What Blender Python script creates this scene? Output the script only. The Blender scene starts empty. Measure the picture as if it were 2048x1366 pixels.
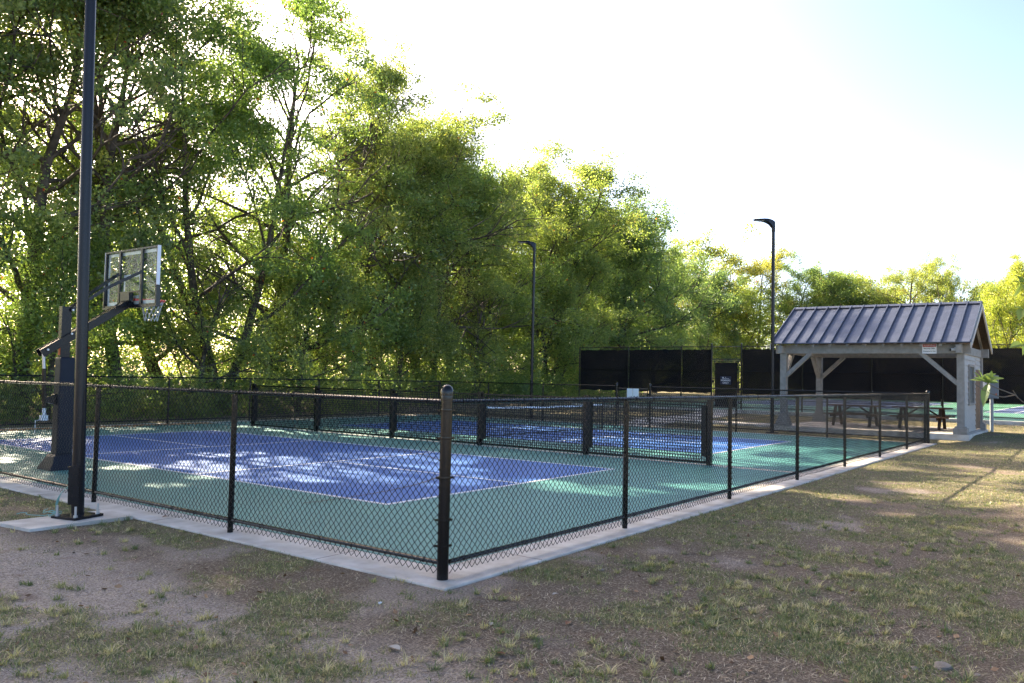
import bpy, math, random
import numpy as np
from mathutils import Vector, Matrix

sc = bpy.context.scene
COL = sc.collection
# ------------------------------------------------------------------ camera
CAM = np.array([-7.737, -7.818, 1.7266]); F = 1613.76
FW = np.array([0.80012, 0.59811, 0.045479]); RT = np.array([0.59782, -0.80135, 0.02117]); UP = np.array([-0.049106, -0.01025, 0.998741])
cam = bpy.data.cameras.new('camera'); co = bpy.data.objects.new('camera', cam); COL.objects.link(co)
cam.sensor_width = 36; cam.lens = F / 2048 * 36; cam.clip_start = 0.05; cam.clip_end = 3000
co.matrix_world = Matrix(((RT[0], UP[0], -FW[0], CAM[0]), (RT[1], UP[1], -FW[1], CAM[1]), (RT[2], UP[2], -FW[2], CAM[2]), (0, 0, 0, 1)))
sc.camera = co
# ------------------------------------------------------------------ light
SUN_AZ, SUN_EL = 12.0, 31.0
w = bpy.data.worlds.new('World'); sc.world = w; w.use_nodes = True
nt = w.node_tree; bg = nt.nodes['Background']; sky = nt.nodes.new('ShaderNodeTexSky'); sky.sky_type = 'NISHITA'
sky.sun_disc = False; sky.sun_elevation = math.radians(SUN_EL); sky.sun_rotation = math.radians(SUN_AZ)
sky.dust_density = 2.2; sky.air_density = .6; sky.ozone_density = 2.5; sky.altitude = 100
wb = nt.nodes.new('ShaderNodeMixRGB'); wb.blend_type = 'MULTIPLY'; wb.inputs[0].default_value = 1; wb.inputs[2].default_value = (1.0, .84, .66, 1)
gm = nt.nodes.new('ShaderNodeGamma'); gm.inputs[1].default_value = 1.3; nt.links.new(sky.outputs[0], gm.inputs[0]); nt.links.new(gm.outputs[0], wb.inputs[1]); nt.links.new(wb.outputs[0], bg.inputs[0]); bg.inputs[1].default_value = 0.084
sl = bpy.data.lights.new('sun', 'SUN'); so = bpy.data.objects.new('sun', sl); COL.objects.link(so)
sl.energy = 4.0; sl.angle = math.radians(0.5); sl.color = (1.0, 0.85, 0.64)
a, e = math.radians(SUN_AZ), math.radians(SUN_EL)
so.rotation_euler = Vector((math.sin(a) * math.cos(e), math.cos(a) * math.cos(e), math.sin(e))).to_track_quat('Z', 'Y').to_euler()
sc.view_settings.view_transform = 'Standard'; sc.view_settings.look = 'None'
sc.view_settings.exposure = 2.72; sc.view_settings.gamma = 1.0
try:
    sc.cycles.max_bounces = 7; sc.cycles.diffuse_bounces = 3; sc.cycles.transparent_max_bounces = 12
    sc.cycles.transmission_bounces = 5; sc.cycles.use_denoising = True
    sc.cycles.sample_clamp_indirect = 6
except Exception: pass

# ------------------------------------------------------------------ helpers
rng = np.random.default_rng(7)
def fix(v): return np.asarray(v, float)

class MB:                                   # collects shapes; build() links ONE mesh object
    def __init__(s): s.V = []; s.Fq = []; s.n = 0; s.mi = []
    def add(s, v, f, m=0):
        v = fix(v); s.V.append(v)
        for q in f: s.Fq.append([i + s.n for i in q]); s.mi.append(m)
        s.n += len(v); return s
    def box(s, lo, hi, m=0, rot=None, at=None):
        x0, y0, z0 = lo; x1, y1, z1 = hi
        v = np.array([(x0,y0,z0),(x1,y0,z0),(x1,y1,z0),(x0,y1,z0),(x0,y0,z1),(x1,y0,z1),(x1,y1,z1),(x0,y1,z1)], float)
        if rot is not None: v = v @ fix(rot).T
        if at is not None: v = v + fix(at)
        return s.add(v, [(0,3,2,1),(4,5,6,7),(0,1,5,4),(1,2,6,5),(2,3,7,6),(3,0,4,7)], m)
    def bar(s, p, q, wd, th, up=(0,0,1), m=0):       # rectangular bar from p to q
        p, q = fix(p), fix(q); d = q - p; L = np.linalg.norm(d); d /= L
        sd = np.cross(d, fix(up)); sd /= np.linalg.norm(sd); u = np.cross(sd, d)
        v = [p + a * sd * wd/2 + b * u * th/2 + c * (q-p) for c in (0,1) for a, b in ((-1,-1),(1,-1),(1,1),(-1,1))]
        return s.add(v, [(3,2,1,0),(4,5,6,7),(0,1,5,4),(1,2,6,5),(2,3,7,6),(3,0,4,7)], m)
    def tube(s, pts, r, n=8, m=0, caps=True):
        P = fix(pts); k = len(P); r = np.broadcast_to(np.asarray(r, float), (k,))
        T = np.zeros_like(P); T[1:-1] = P[2:] - P[:-2]; T[0] = P[1]-P[0]; T[-1] = P[-1]-P[-2]
        T /= np.maximum(np.linalg.norm(T, axis=1, keepdims=True), 1e-9)
        ref = np.array([0,0,1.]) if abs(T[0][2]) < .9 else np.array([1.,0,0])
        A = np.cross(T, ref); A /= np.maximum(np.linalg.norm(A, axis=1, keepdims=True), 1e-9); B = np.cross(T, A)
        an = np.arange(n) * 2 * np.pi / n
        v = (P[:, None] + r[:, None, None] * (np.cos(an)[None, :, None] * A[:, None] + np.sin(an)[None, :, None] * B[:, None])).reshape(-1, 3)
        f = [(i*n+j, i*n+(j+1) % n, (i+1)*n+(j+1) % n, (i+1)*n+j) for i in range(k-1) for j in range(n)]
        if caps: f += [tuple(range(n))[::-1], tuple((k-1)*n + j for j in range(n))]
        return s.add(v, f, m)
    def lathe(s, prof, n=16, at=(0,0,0), m=0):       # prof: (radius, z)
        P = fix(prof); k = len(P); an = np.arange(n) * 2 * np.pi / n
        v = np.stack([P[:, None, 0] * np.cos(an), P[:, None, 0] * np.sin(an), np.repeat(P[:, 1:2], n, 1)], -1).reshape(-1, 3) + fix(at)
        f = [(i*n+j, i*n+(j+1) % n, (i+1)*n+(j+1) % n, (i+1)*n+j) for i in range(k-1) for j in range(n)]
        f += [tuple(range(n))[::-1], tuple((k-1)*n + j for j in range(n))]
        return s.add(v, f, m)
    def loft(s, rings, m=0):                          # list of equal-length closed rings
        n = len(rings[0]); k = len(rings); v = np.concatenate([fix(r) for r in rings])
        f = [(i*n+j, i*n+(j+1) % n, (i+1)*n+(j+1) % n, (i+1)*n+j) for i in range(k-1) for j in range(n)]
        f += [tuple(range(n))[::-1], tuple((k-1)*n + j for j in range(n))]
        return s.add(v, f, m)
    def mesh(s, name, mats, smooth=False):
        me = bpy.data.meshes.new(name); me.from_pydata(np.concatenate(s.V).tolist(), [], s.Fq); 
        if not isinstance(mats, (list, tuple)): mats = [mats]
        for mt in mats: me.materials.append(mt)
        if len(mats) > 1: me.polygons.foreach_set('material_index', s.mi)
        if smooth: me.polygons.foreach_set('use_smooth', [True] * len(me.polygons)); smooth_angle(me)
        me.update(); return me
    def build(s, name, mats, parent=None, smooth=False):
        return link(name, s.mesh(name, mats, smooth), parent)

def smooth_angle(me, ang=0.6):
    try: me.set_sharp_from_angle(angle=ang)
    except Exception: pass

def link(name, data, parent=None):
    o = bpy.data.objects.new(name, data); COL.objects.link(o)
    if parent is not None: o.parent = parent
    return o
def tag(o, label=None, cat=None, group=None, kind=None):
    if label: o['label'] = label
    if cat: o['category'] = cat
    if group: o['group'] = group
    if kind: o['kind'] = kind
    return o
def thing(name, loc, label, cat, group=None, rz=0):
    o = link(name, None); o.location = loc; o.rotation_euler = (0, 0, rz); return tag(o, label, cat, group)
def copy_tree(o, parent=None):
    c = o.copy(); COL.objects.link(c); c.parent = parent
    for ch in o.children: copy_tree(ch, c)
    return c
def quads_mesh(name, V, mat, k=4, attrs=None, smooth=False):     # V: (n*k,3) independent faces of k verts
    n = len(V) // k; me = bpy.data.meshes.new(name)
    me.vertices.add(len(V)); me.vertices.foreach_set('co', np.ascontiguousarray(V, np.float32).ravel())
    me.loops.add(n * k); me.loops.foreach_set('vertex_index', np.arange(n * k, dtype=np.int32))
    me.polygons.add(n); me.polygons.foreach_set('loop_start', np.arange(0, n * k, k, dtype=np.int32))
    try: me.polygons.foreach_set('loop_total', np.full(n, k, dtype=np.int32))
    except Exception: pass
    me.materials.append(mat); me.update(calc_edges=True)
    for nm, dom, arr in (attrs or []):
        at = me.attributes.new(nm, 'FLOAT', dom); at.data.foreach_set('value', np.ascontiguousarray(arr, np.float32))
    return me
def indexed_mesh(name, V, Fc, mat, attrs=None, smooth=False):
    n = len(Fc); k = Fc.shape[1]; me = bpy.data.meshes.new(name)
    me.vertices.add(len(V)); me.vertices.foreach_set('co', np.ascontiguousarray(V, np.float32).ravel())
    me.loops.add(n * k); me.loops.foreach_set('vertex_index', np.ascontiguousarray(Fc, np.int32).ravel())
    me.polygons.add(n); me.polygons.foreach_set('loop_start', np.arange(0, n * k, k, dtype=np.int32))
    try: me.polygons.foreach_set('loop_total', np.full(n, k, dtype=np.int32))
    except Exception: pass
    if smooth: me.polygons.foreach_set('use_smooth', np.ones(n, dtype=bool))
    me.materials.append(mat); me.update(calc_edges=True)
    for nm, dom, arr in (attrs or []):
        at = me.attributes.new(nm, 'FLOAT', dom); at.data.foreach_set('value', np.ascontiguousarray(arr, np.float32))
    return me
def W(px, py, d):                            # photo pixel + depth in metres -> world point
    return CAM + d * (FW + RT * (px - 1024) / F + UP * (683 - py) / F)
def on_row(px, X=None, Y=None):              # where a sight line meets the row X=const or Y=const, in plan
    a = (px - 1024) / F; dx = FW[0] + RT[0] * a; dy = FW[1] + RT[1] * a
    d = (X - CAM[0]) / dx if X is not None else (Y - CAM[1]) / dy
    return CAM[0] + d * dx, CAM[1] + d * dy, d
def hsh(ix, iy, s):
    h = (ix.astype(np.int64) * 374761393 + iy.astype(np.int64) * 668265263 + s * 1442695041) & 0xffffffff
    h = ((h ^ (h >> 13)) * 1274126177) & 0xffffffff
    return ((h ^ (h >> 16)) & 0xffff) / 65535.0
def vnoise(x, y, sc_, s=0):
    x = np.asarray(x) / sc_; y = np.asarray(y) / sc_; ix = np.floor(x); iy = np.floor(y); fx = x-ix; fy = y-iy
    fx = fx*fx*(3-2*fx); fy = fy*fy*(3-2*fy)
    a_ = hsh(ix, iy, s); b_ = hsh(ix+1, iy, s); c_ = hsh(ix, iy+1, s); d_ = hsh(ix+1, iy+1, s)
    return (a_*(1-fx)+b_*fx)*(1-fy)+(c_*(1-fx)+d_*fx)*fy
def fbm(x, y, sc_, s=0, o=4):
    t = 0; am = 1; tot = 0
    for i in range(o): t = t + am*vnoise(x, y, sc_/2**i, s+i*17); tot += am; am *= .55
    return t/tot
def sstep(a_, b_, x): t = np.clip((np.asarray(x, float)-a_)/(b_-a_), 0, 1); return t*t*(3-2*t)

# ------------------------------------------------------------------ materials
def mat(name, color, rough=.6, metal=0, spec=.5, noise=None, bump=None, coat=0):
    """noise=(scale, amount[, second colour]); bump=(scale, strength)"""
    m = bpy.data.materials.new(name); m.use_nodes = True; n = m.node_tree.nodes; l = m.node_tree.links; b = n['Principled BSDF']
    b.inputs['Base Color'].default_value = (*color, 1); b.inputs['Roughness'].default_value = rough; b.inputs['Metallic'].default_value = metal
    b.inputs['Specular IOR Level'].default_value = spec; b.inputs['Coat Weight'].default_value = coat
    tc = n.new('ShaderNodeTexCoord')
    if noise:
        t = n.new('ShaderNodeTexNoise'); t.inputs['Scale'].default_value = noise[0]; t.inputs['Detail'].default_value = 6; l.new(tc.outputs['Object'], t.inputs[0])
        r = n.new('ShaderNodeValToRGB'); c2 = noise[2] if len(noise) > 2 else tuple(c*(1-noise[1]) for c in color)
        r.color_ramp.elements[0].position = .35; r.color_ramp.elements[1].position = .65
        r.color_ramp.elements[0].color = (*c2, 1); r.color_ramp.elements[1].color = (*color, 1)
        l.new(t.outputs[0], r.inputs[0]); l.new(r.outputs[0], b.inputs['Base Color'])
    if bump:
        t2 = n.new('ShaderNodeTexNoise'); t2.inputs['Scale'].default_value = bump[0]; t2.inputs['Detail'].default_value = 5; l.new(tc.outputs['Object'], t2.inputs[0])
        bp = n.new('ShaderNodeBump'); bp.inputs['Strength'].default_value = bump[1]; bp.inputs['Distance'].default_value = .02; l.new(t2.outputs[0], bp.inputs['Height']); l.new(bp.outputs[0], b.inputs['Normal'])
    return m
M = {}
M['black'] = mat('black_powder_coat', (.005, .0055, .007), .22, 0, .4, (3, .3), (60, .03))
M['wire'] = mat('black_vinyl_wire', (.006, .0065, .008), .4, 0, .25)
M['pole'] = mat('dark_bronze_pole', (.008, .008, .012), .26, 0, .3, (1.5, .25), (40, .03))
M['concrete'] = mat('concrete', (.62, .585, .54), .88, 0, .25, (3.2, .3, (.43, .39, .34)), (45, .5))
M['white'] = mat('white_paint', (.75, .76, .78), .5)
M['line'] = mat('court_line_paint', (.75, .76, .77), .5, 0, .4, (6, .2))
M['steel'] = mat('galvanised_steel', (.5, .5, .52), .35, .8)
M['red'] = mat('red_rim_paint', (.75, .06, .03), .4)
M['orange'] = mat('orange_sticker', (.75, .12, .01), .5)
M['net'] = mat('white_net_cord', (.5, .5, .48), .8)
M['pad'] = mat('navy_vinyl_pad', (.009, .013, .026), .45, 0, .25, (5, .2), (30, .2))
M['roof'] = mat('bronze_metal_roof', (.10, .115, .16), .36, .4, .5, (4, .22), (160, .25))
M['pwood'] = mat('grey_painted_wood', (.30, .285, .265), .72, 0, .3, (7, .22), (50, .4))
M['siding'] = mat('light_grey_siding', (.45, .43, .41), .65, 0, .35, (9, .15), (70, .3))
M['bwood'] = mat('bare_tan_wood', (.24, .155, .10), .75, 0, .3, (9, .35), (60, .4))
M['table'] = mat('brown_table_planks', (.13, .075, .05), .7, 0, .3, (9, .3), (60, .4))
M['dwood'] = mat('dark_brown_timber', (.085, .06, .045), .8, 0, .3, (9, .3), (60, .4))
M['shutter'] = mat('grey_shutter', (.12, .125, .13), .5)
M['elec'] = mat('grey_electrical_enclosure', (.22, .25, .28), .5)
M['pvc'] = mat('white_plastic', (.7, .72, .75), .4)
M['teal'] = mat('teal_wire', (.22, .45, .42), .5)
M['stone'] = mat('pale_stone', (.24, .215, .185), .9, 0, .2, (12, .3), (30, .6))
M['signred'] = mat('red_sign_band', (.38, .02, .02), .4)
M['signnavy'] = mat('navy_sign_plate', (.012, .016, .045), .4)
M['ink'] = mat('black_ink', (.01, .01, .012), .5)
M['lens'] = mat('lamp_lens', (.3, .3, .3), .2)

def bark(name, c1, c2):
    m = mat(name, c1, .9, 0, .2, (3, .4, c2), (14, .9)); return m
M['bark'] = bark('grey_brown_bark', (.115, .095, .075), (.05, .042, .035))
M['bark2'] = bark('pale_bark', (.22, .19, .15), (.10, .085, .07))

def court_mat(name, c1, c2):
    m = mat(name, c1, .55, 0, .5); n = m.node_tree.nodes; l = m.node_tree.links; b = n['Principled BSDF']
    tc = n.new('ShaderNodeTexCoord')
    t = n.new('ShaderNodeTexNoise'); t.inputs['Scale'].default_value = .9; t.inputs['Detail'].default_value = 8; l.new(tc.outputs['Object'], t.inputs[0])
    r = n.new('ShaderNodeValToRGB'); r.color_ramp.elements[0].position = .3; r.color_ramp.elements[1].position = .75
    r.color_ramp.elements[0].color = (*c2, 1); r.color_ramp.elements[1].color = (*c1, 1); l.new(t.outputs[0], r.inputs[0])
    # dusty scuffs
    t3 = n.new('ShaderNodeTexNoise'); t3.inputs['Scale'].default_value = 7; t3.inputs['Detail'].default_value = 10; t3.inputs['Roughness'].default_value = .7; l.new(tc.outputs['Object'], t3.inputs[0])
    r3 = n.new('ShaderNodeValToRGB'); r3.color_ramp.elements[0].position = .56; r3.color_ramp.elements[1].position = .8; r3.color_ramp.elements[1].color = (.35,.35,.35,1); l.new(t3.outputs[0], r3.inputs[0])
    mx = n.new('ShaderNodeMixRGB'); mx.inputs[2].default_value = (*[min(.6, c*1.6+.09) for c in c1], 1); l.new(r3.outputs[0], mx.inputs[0]); l.new(r.outputs[0], mx.inputs[1]); l.new(mx.outputs[0], b.inputs['Base Color'])
    t2 = n.new('ShaderNodeTexNoise'); t2.inputs['Scale'].default_value = 220; t2.inputs['Detail'].default_value = 3; l.new(tc.outputs['Object'], t2.inputs[0])
    bp = n.new('ShaderNodeBump'); bp.inputs['Strength'].default_value = .35; bp.inputs['Distance'].default_value = .004; l.new(t2.outputs[0], bp.inputs['Height']); l.new(bp.outputs[0], b.inputs['Normal'])
    return m
M['green'] = court_mat('green_acrylic_court', (.056, .235, .215), (.045, .195, .18))
M['blue'] = court_mat('blue_acrylic_court', (.016, .130, .44), (.013, .108, .37))
M['tgreen'] = court_mat('tennis_green', (.07, .20, .13), (.05, .16, .10))
M['tblue'] = court_mat('tennis_blue', (.035, .06, .16), (.028, .05, .14))

def glass_mat():
    m = bpy.data.materials.new('clear_acrylic'); m.use_nodes = True; n = m.node_tree.nodes; l = m.node_tree.links; n.remove(n['Principled BSDF'])
    tr = n.new('ShaderNodeBsdfTransparent'); tr.inputs[0].default_value = (.9, .93, .92, 1); gl = n.new('ShaderNodeBsdfGlossy'); gl.inputs['Roughness'].default_value = .12
    df = n.new('ShaderNodeBsdfDiffuse'); df.inputs[0].default_value = (.7,.7,.7,1)
    m1 = n.new('ShaderNodeMixShader'); m1.inputs[0].default_value = .025; l.new(tr.outputs[0], m1.inputs[1]); l.new(df.outputs[0], m1.inputs[2])
    m2 = n.new('ShaderNodeMixShader'); m2.inputs[0].default_value = .05; l.new(m1.outputs[0], m2.inputs[1]); l.new(gl.outputs[0], m2.inputs[2])
    l.new(m2.outputs[0], n['Material Output'].inputs[0]); return m
M['glass'] = glass_mat()
def screen_mat():
    m = bpy.data.materials.new('black_windscreen_mesh'); m.use_nodes = True; n = m.node_tree.nodes; l = m.node_tree.links; b = n['Principled BSDF']
    b.inputs['Roughness'].default_value = .8; b.inputs['Specular IOR Level'].default_value = .2
    tc = n.new('ShaderNodeTexCoord'); t = n.new('ShaderNodeTexNoise'); t.inputs['Scale'].default_value = .7; t.inputs['Detail'].default_value = 4; l.new(tc.outputs['Object'], t.inputs[0])
    r = n.new('ShaderNodeValToRGB'); r.color_ramp.elements[0].color = (.007, .008, .012, 1); r.color_ramp.elements[1].color = (.030, .024, .022, 1); r.color_ramp.elements[0].position = .35; r.color_ramp.elements[1].position = .7  # brown noise patches in the colour imitate sunlight showing through the mesh
    l.new(t.outputs[0], r.inputs[0]); l.new(r.outputs[0], b.inputs['Base Color'])
    tr = n.new('ShaderNodeBsdfTransparent'); mx = n.new('ShaderNodeMixShader'); mx.inputs[0].default_value = .11
    l.new(b.outputs[0], mx.inputs[1]); l.new(tr.outputs[0], mx.inputs[2]); l.new(mx.outputs[0], n['Material Output'].inputs[0]); return m
M['screen'] = screen_mat()

def leaf_mat(name, stops, transl=.5):
    m = bpy.data.materials.new(name); m.use_nodes = True; n = m.node_tree.nodes; l = m.node_tree.links; n.remove(n['Principled BSDF'])
    at = n.new('ShaderNodeAttribute'); at.attribute_name = 'tint'
    oi = n.new('ShaderNodeObjectInfo')
    mul = n.new('ShaderNodeMixRGB'); mul.blend_type = 'MULTIPLY'; mul.inputs[0].default_value = 1
    r = n.new('ShaderNodeValToRGB'); el = r.color_ramp.elements
    el[0].position = stops[0][0]; el[0].color = (*stops[0][1], 1); el[1].position = stops[-1][0]; el[1].color = (*stops[-1][1], 1)
    for p_, c_ in stops[1:-1]: q = el.new(p_); q.color = (*c_, 1)
    l.new(at.outputs['Fac'], r.inputs[0]); l.new(r.outputs[0], mul.inputs[1]); l.new(oi.outputs['Color'], mul.inputs[2])
    df = n.new('ShaderNodeBsdfDiffuse'); tl = n.new('ShaderNodeBsdfTranslucent'); gl = n.new('ShaderNodeBsdfGlossy'); gl.inputs['Roughness'].default_value = .42
    gl.inputs[0].default_value = (.9, .95, 1, 1)
    warm = n.new('ShaderNodeMixRGB'); warm.blend_type = 'MULTIPLY'; warm.inputs[0].default_value = 1; warm.inputs[2].default_value = (1.42, 1.54, .85, 1); l.new(mul.outputs[0], warm.inputs[1])
    l.new(mul.outputs[0], df.inputs[0]); l.new(warm.outputs[0], tl.inputs[0])
    m1 = n.new('ShaderNodeMixShader'); m1.inputs[0].default_value = transl; l.new(df.outputs[0], m1.inputs[1]); l.new(tl.outputs[0], m1.inputs[2])
    m2 = n.new('ShaderNodeMixShader'); m2.inputs[0].default_value = .03; l.new(m1.outputs[0], m2.inputs[1]); l.new(gl.outputs[0], m2.inputs[2])
    l.new(m2.outputs[0], n['Material Output'].inputs[0]); return m
M['leaf'] = leaf_mat('tree_leaves', [(0, (.082, .116, .046)), (.35, (.168, .22, .082)), (.7, (.27, .315, .118)), (.93, (.38, .375, .155)), (.985, (.34, .24, .06)), (1, (.45, .07, .02))], .55)
M['mag'] = leaf_mat('magnolia_leaves', [(0, (.09, .15, .05)), (1, (.26, .32, .09))], .45)
M['blade'] = leaf_mat('grass_blades', [(0, (.09, .125, .05)), (.40, (.19, .22, .09)), (.65, (.36, .33, .16)), (1, (.62, .53, .34))], .3)
M['straw'] = leaf_mat('dry_straw', [(0, (.14, .10, .07)), (.5, (.40, .32, .23)), (1, (.72, .62, .47))], .15)

def ground_mat():
    m = bpy.data.materials.new('ground_soil_and_grass'); m.use_nodes = True; n = m.node_tree.nodes; l = m.node_tree.links; b = n['Principled BSDF']
    b.inputs['Roughness'].default_value = .95; b.inputs['Specular IOR Level'].default_value = .15
    ag = n.new('ShaderNodeAttribute'); ag.attribute_name = 'grass'; al = n.new('ShaderNodeAttribute'); al.attribute_name = 'pale'
    tc = n.new('ShaderNodeTexCoord')
    def noise(s_, d=8, r_=.6):
        t = n.new('ShaderNodeTexNoise'); t.inputs['Scale'].default_value = s_; t.inputs['Detail'].default_value = d; t.inputs['Roughness'].default_value = r_; l.new(tc.outputs['Object'], t.inputs[0]); return t
    def ramp(src, stops):
        r = n.new('ShaderNodeValToRGB'); el = r.color_ramp.elements; el[0].position = stops[0][0]; el[0].color = (*stops[0][1], 1); el[1].position = stops[-1][0]; el[1].color = (*stops[-1][1], 1)
        for p_, c_ in stops[1:-1]: q = el.new(p_); q.color = (*c_, 1)
        l.new(src, r.inputs[0]); return r
    def mix(f, a_, b_):
        x = n.new('ShaderNodeMixRGB'); l.new(f, x.inputs[0]); l.new(a_, x.inputs[1]); l.new(b_, x.inputs[2]); return x
    nf = noise(55, 10, .8); nm = noise(2.3, 6); nb = noise(90, 6, .7)
    dark = ramp(nf.outputs[0], [(.35, (.075, .056, .042)), (.5, (.21, .165, .12)), (.62, (.44, .36, .27))])
    pale = ramp(nf.outputs[0], [(.38, (.19, .16, .14)), (.5, (.48, .41, .36)), (.60, (.76, .67, .59))])
    gr = ramp(nf.outputs[0], [(.35, (.07, .065, .035)), (.5, (.20, .18, .10)), (.65, (.38, .32, .19))])
    soil = mix(al.outputs['Fac'], dark.outputs[0], pale.outputs[0])
    red = ramp(nm.outputs[0], [(.58, (0, 0, 0)), (.72, (.5, .5, .5))]); rc = n.new('ShaderNodeRGB'); rc.outputs[0].default_value = (.17, .085, .045, 1)
    soil2 = mix(red.outputs[0], soil.outputs[0], rc.outputs[0])
    f2 = n.new('ShaderNodeMath'); f2.operation = 'MULTIPLY_ADD'; l.new(nb.outputs[0], f2.inputs[0]); f2.inputs[1].default_value = .5; l.new(ag.outputs['Fac'], f2.inputs[2])
    fr = ramp(f2.outputs[0], [(.45, (0, 0, 0)), (.95, (.85, .85, .85))])
    fin = mix(fr.outputs[0], soil2.outputs[0], gr.outputs[0]); l.new(fin.outputs[0], b.inputs['Base Color'])
    bp = n.new('ShaderNodeBump'); bp.inputs['Strength'].default_value = 1.0; bp.inputs['Distance'].default_value = .05; l.new(nf.outputs[0], bp.inputs['Height']); l.new(bp.outputs[0], b.inputs['Normal'])
    return m
M['ground'] = ground_mat()

# ------------------------------------------------------------------ terrain
SX0, SX1, SY0, SY1 = -2.70, 20.04, -3.42, 17.15          # the concrete slab the courts are on
def hgt(x, y, micro=True):
    x = np.asarray(x, float); y = np.asarray(y, float)
    h = .20 * sstep(20.0, 22.6, x) + .20 * sstep(26.5, 30, x)
    h = h + .25 * sstep(18.5, 24, y)
    d = np.hypot((x - 5.6), (y + 8.9) * .9); h = h + .42 * np.exp(-(d / 1.55) ** 2)
    h = h + .25 * sstep(-8, -14, y) * sstep(0, 10, x)
    if micro:
        out = np.maximum(np.maximum(SX0 - x, x - SX1), np.maximum(SY0 - y, y - SY1))
        k = sstep(0, 1.2, out) * (1 - sstep(29, 29.7, x))
        h = h + k * (.055 * (fbm(x, y, 1.7, 3) - .5) + .02 * (fbm(x, y, .35, 9) - .5)) - .02
    return h
def masks(x, y):
    g = fbm(x, y, .75, 21, 5) * .72 + fbm(x, y, 4.2, 40, 3) * .40
    right = sstep(-3.2, 1.5, x)                                      # more grass to the right of the corner
    out = np.maximum(np.maximum(SX0 - x, x - SX1), np.maximum(SY0 - y, y - SY1))
    near = 1 - sstep(0, 1.5, out)
    far = sstep(6, 16, np.hypot(x - CAM[0], y - CAM[1]))
    g = g + .08 * right + .12 * near + .10 * far
    g = sstep(.50, .70, g)
    pale = sstep(-3.4, -4.5, x + 1.2 * (fbm(x, y, .9, 77) - .5)) * (1 - .75 * near)
    pale = np.maximum(pale, .55 * sstep(.60, .70, fbm(x, y, 1.6, 55)) )
    w_ = sstep(17.6, 19, y) * (x < 60)
    pale = np.maximum(pale * (1 - w_), .15 * w_); g = g * (1 - .7 * w_)
    return g, pale
def axis(lo, hi, step, far, n):
    c = np.arange(lo, hi, step); gr = step * 1.22 ** np.arange(1, n); up_ = c[-1] + np.cumsum(gr); dn = c[0] - np.cumsum(gr)
    return np.concatenate([dn[::-1], c, up_])
ax = axis(-10, 24, .11, 0, 34); ay = axis(-13, 18, .11, 0, 34)
ax = ax[np.abs(ax) < 900]; ay = ay[np.abs(ay) < 900]
gx, gy = np.meshgrid(ax, ay, indexing='ij'); gz = hgt(gx, gy)
inside = (gx > SX0 + .08) & (gx < SX1 - .08) & (gy > SY0 + .08) & (gy < SY1 - .08); gz[inside] = -.12
# keep the ground under the tennis slab, path and pad
gz[(gx > 29.9) & (gx < 75) & (gy > -45) & (gy < 15.5)] -= .12
gz[(gx > 21.35) & (gx < 25.6) & (gy > -3.7) & (gy < 2.0)] -= .10
mg, mp = masks(gx, gy)
nx, ny = gx.shape; idx = np.arange(nx * ny).reshape(nx, ny)
Fc = np.stack([idx[:-1, :-1], idx[1:, :-1], idx[1:, 1:], idx[:-1, 1:]], -1).reshape(-1, 4)
o = link('ground', indexed_mesh('ground', np.stack([gx, gy, gz], -1).reshape(-1, 3), Fc, M['ground'], [('grass', 'POINT', mg.ravel()), ('pale', 'POINT', mp.ravel())], True)); tag(o, kind='structure')

# concrete slab with its edge curb, court colours, lines
def sheet(name, x0, x1, y0, y1, z, m, parent=None, zb=None):
    return MB().box((x0, y0, zb if zb is not None else z - .003), (x1, y1, z)).build(name, m, parent)
sl_ = MB(); sl_.box((SX0, SY0, -.15), (SX1, SY1, 0.0)); s = sl_.build('court_slab', M['concrete']); tag(s, kind='structure')
bv = s.modifiers.new('bevel', 'BEVEL'); bv.width = .012; bv.segments = 2
cg = MB()
for x0, x1 in ((SX0 + .52, 8.22), (8.47, SX1 - .30)): cg.box((x0, SY0 + .52, -.05), (x1, SY1 - .36, .004))
tag(cg.build('court_surround', M['green']), kind='structure')
cb = MB()
for x0 in (0, 10.72): cb.box((x0, 0, -.05), (x0 + 6.096, 13.41, .008))
tag(cb.build('playing_court', M['blue']), kind='structure')
ln = MB(); lw = .062
def hl(x0, x1, y): ln.box((x0, y - lw/2, .0), (x1, y + lw/2, .0115))
def vl(x, y0, y1): ln.box((x - lw/2, y0, .0), (x + lw/2, y1, .0118))
for x0 in (0, 10.72):
    X1 = x0 + 6.096
    for y in (0, 4.572, 8.84, 13.41): hl(x0 - lw/2, X1 + lw/2, y)
    for x in (x0, X1): vl(x, lw/2, 4.572 - lw/2); vl(x, 4.572 + lw/2, 8.84 - lw/2); vl(x, 8.84 + lw/2, 13.41 - lw/2)
    vl(x0 + 3.048, lw/2, 4.572 - lw/2); vl(x0 + 3.048, 8.84 + lw/2, 13.41 - lw/2)
tag(ln.build('court_lines', M['line']), kind='structure')
# thin dark three-point line of the half court
th = np.linspace(math.radians(-96), math.radians(96), 70); cx0, cy0, R0 = -.1, 6.75, 5.95
arc = MB(); vs = []
for t in th: vs += [(cx0 + (R0 - .018) * math.cos(t), cy0 + (R0 - .018) * math.sin(t), .0135), (cx0 + (R0 + .018) * math.cos(t), cy0 + (R0 + .018) * math.sin(t), .0135)]
arc.add(vs, [(2*i, 2*i+1, 2*i+3, 2*i+2) for i in range(len(th)-1)]); tag(arc.build('basketball_line', M['ink']), kind='structure')

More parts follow.
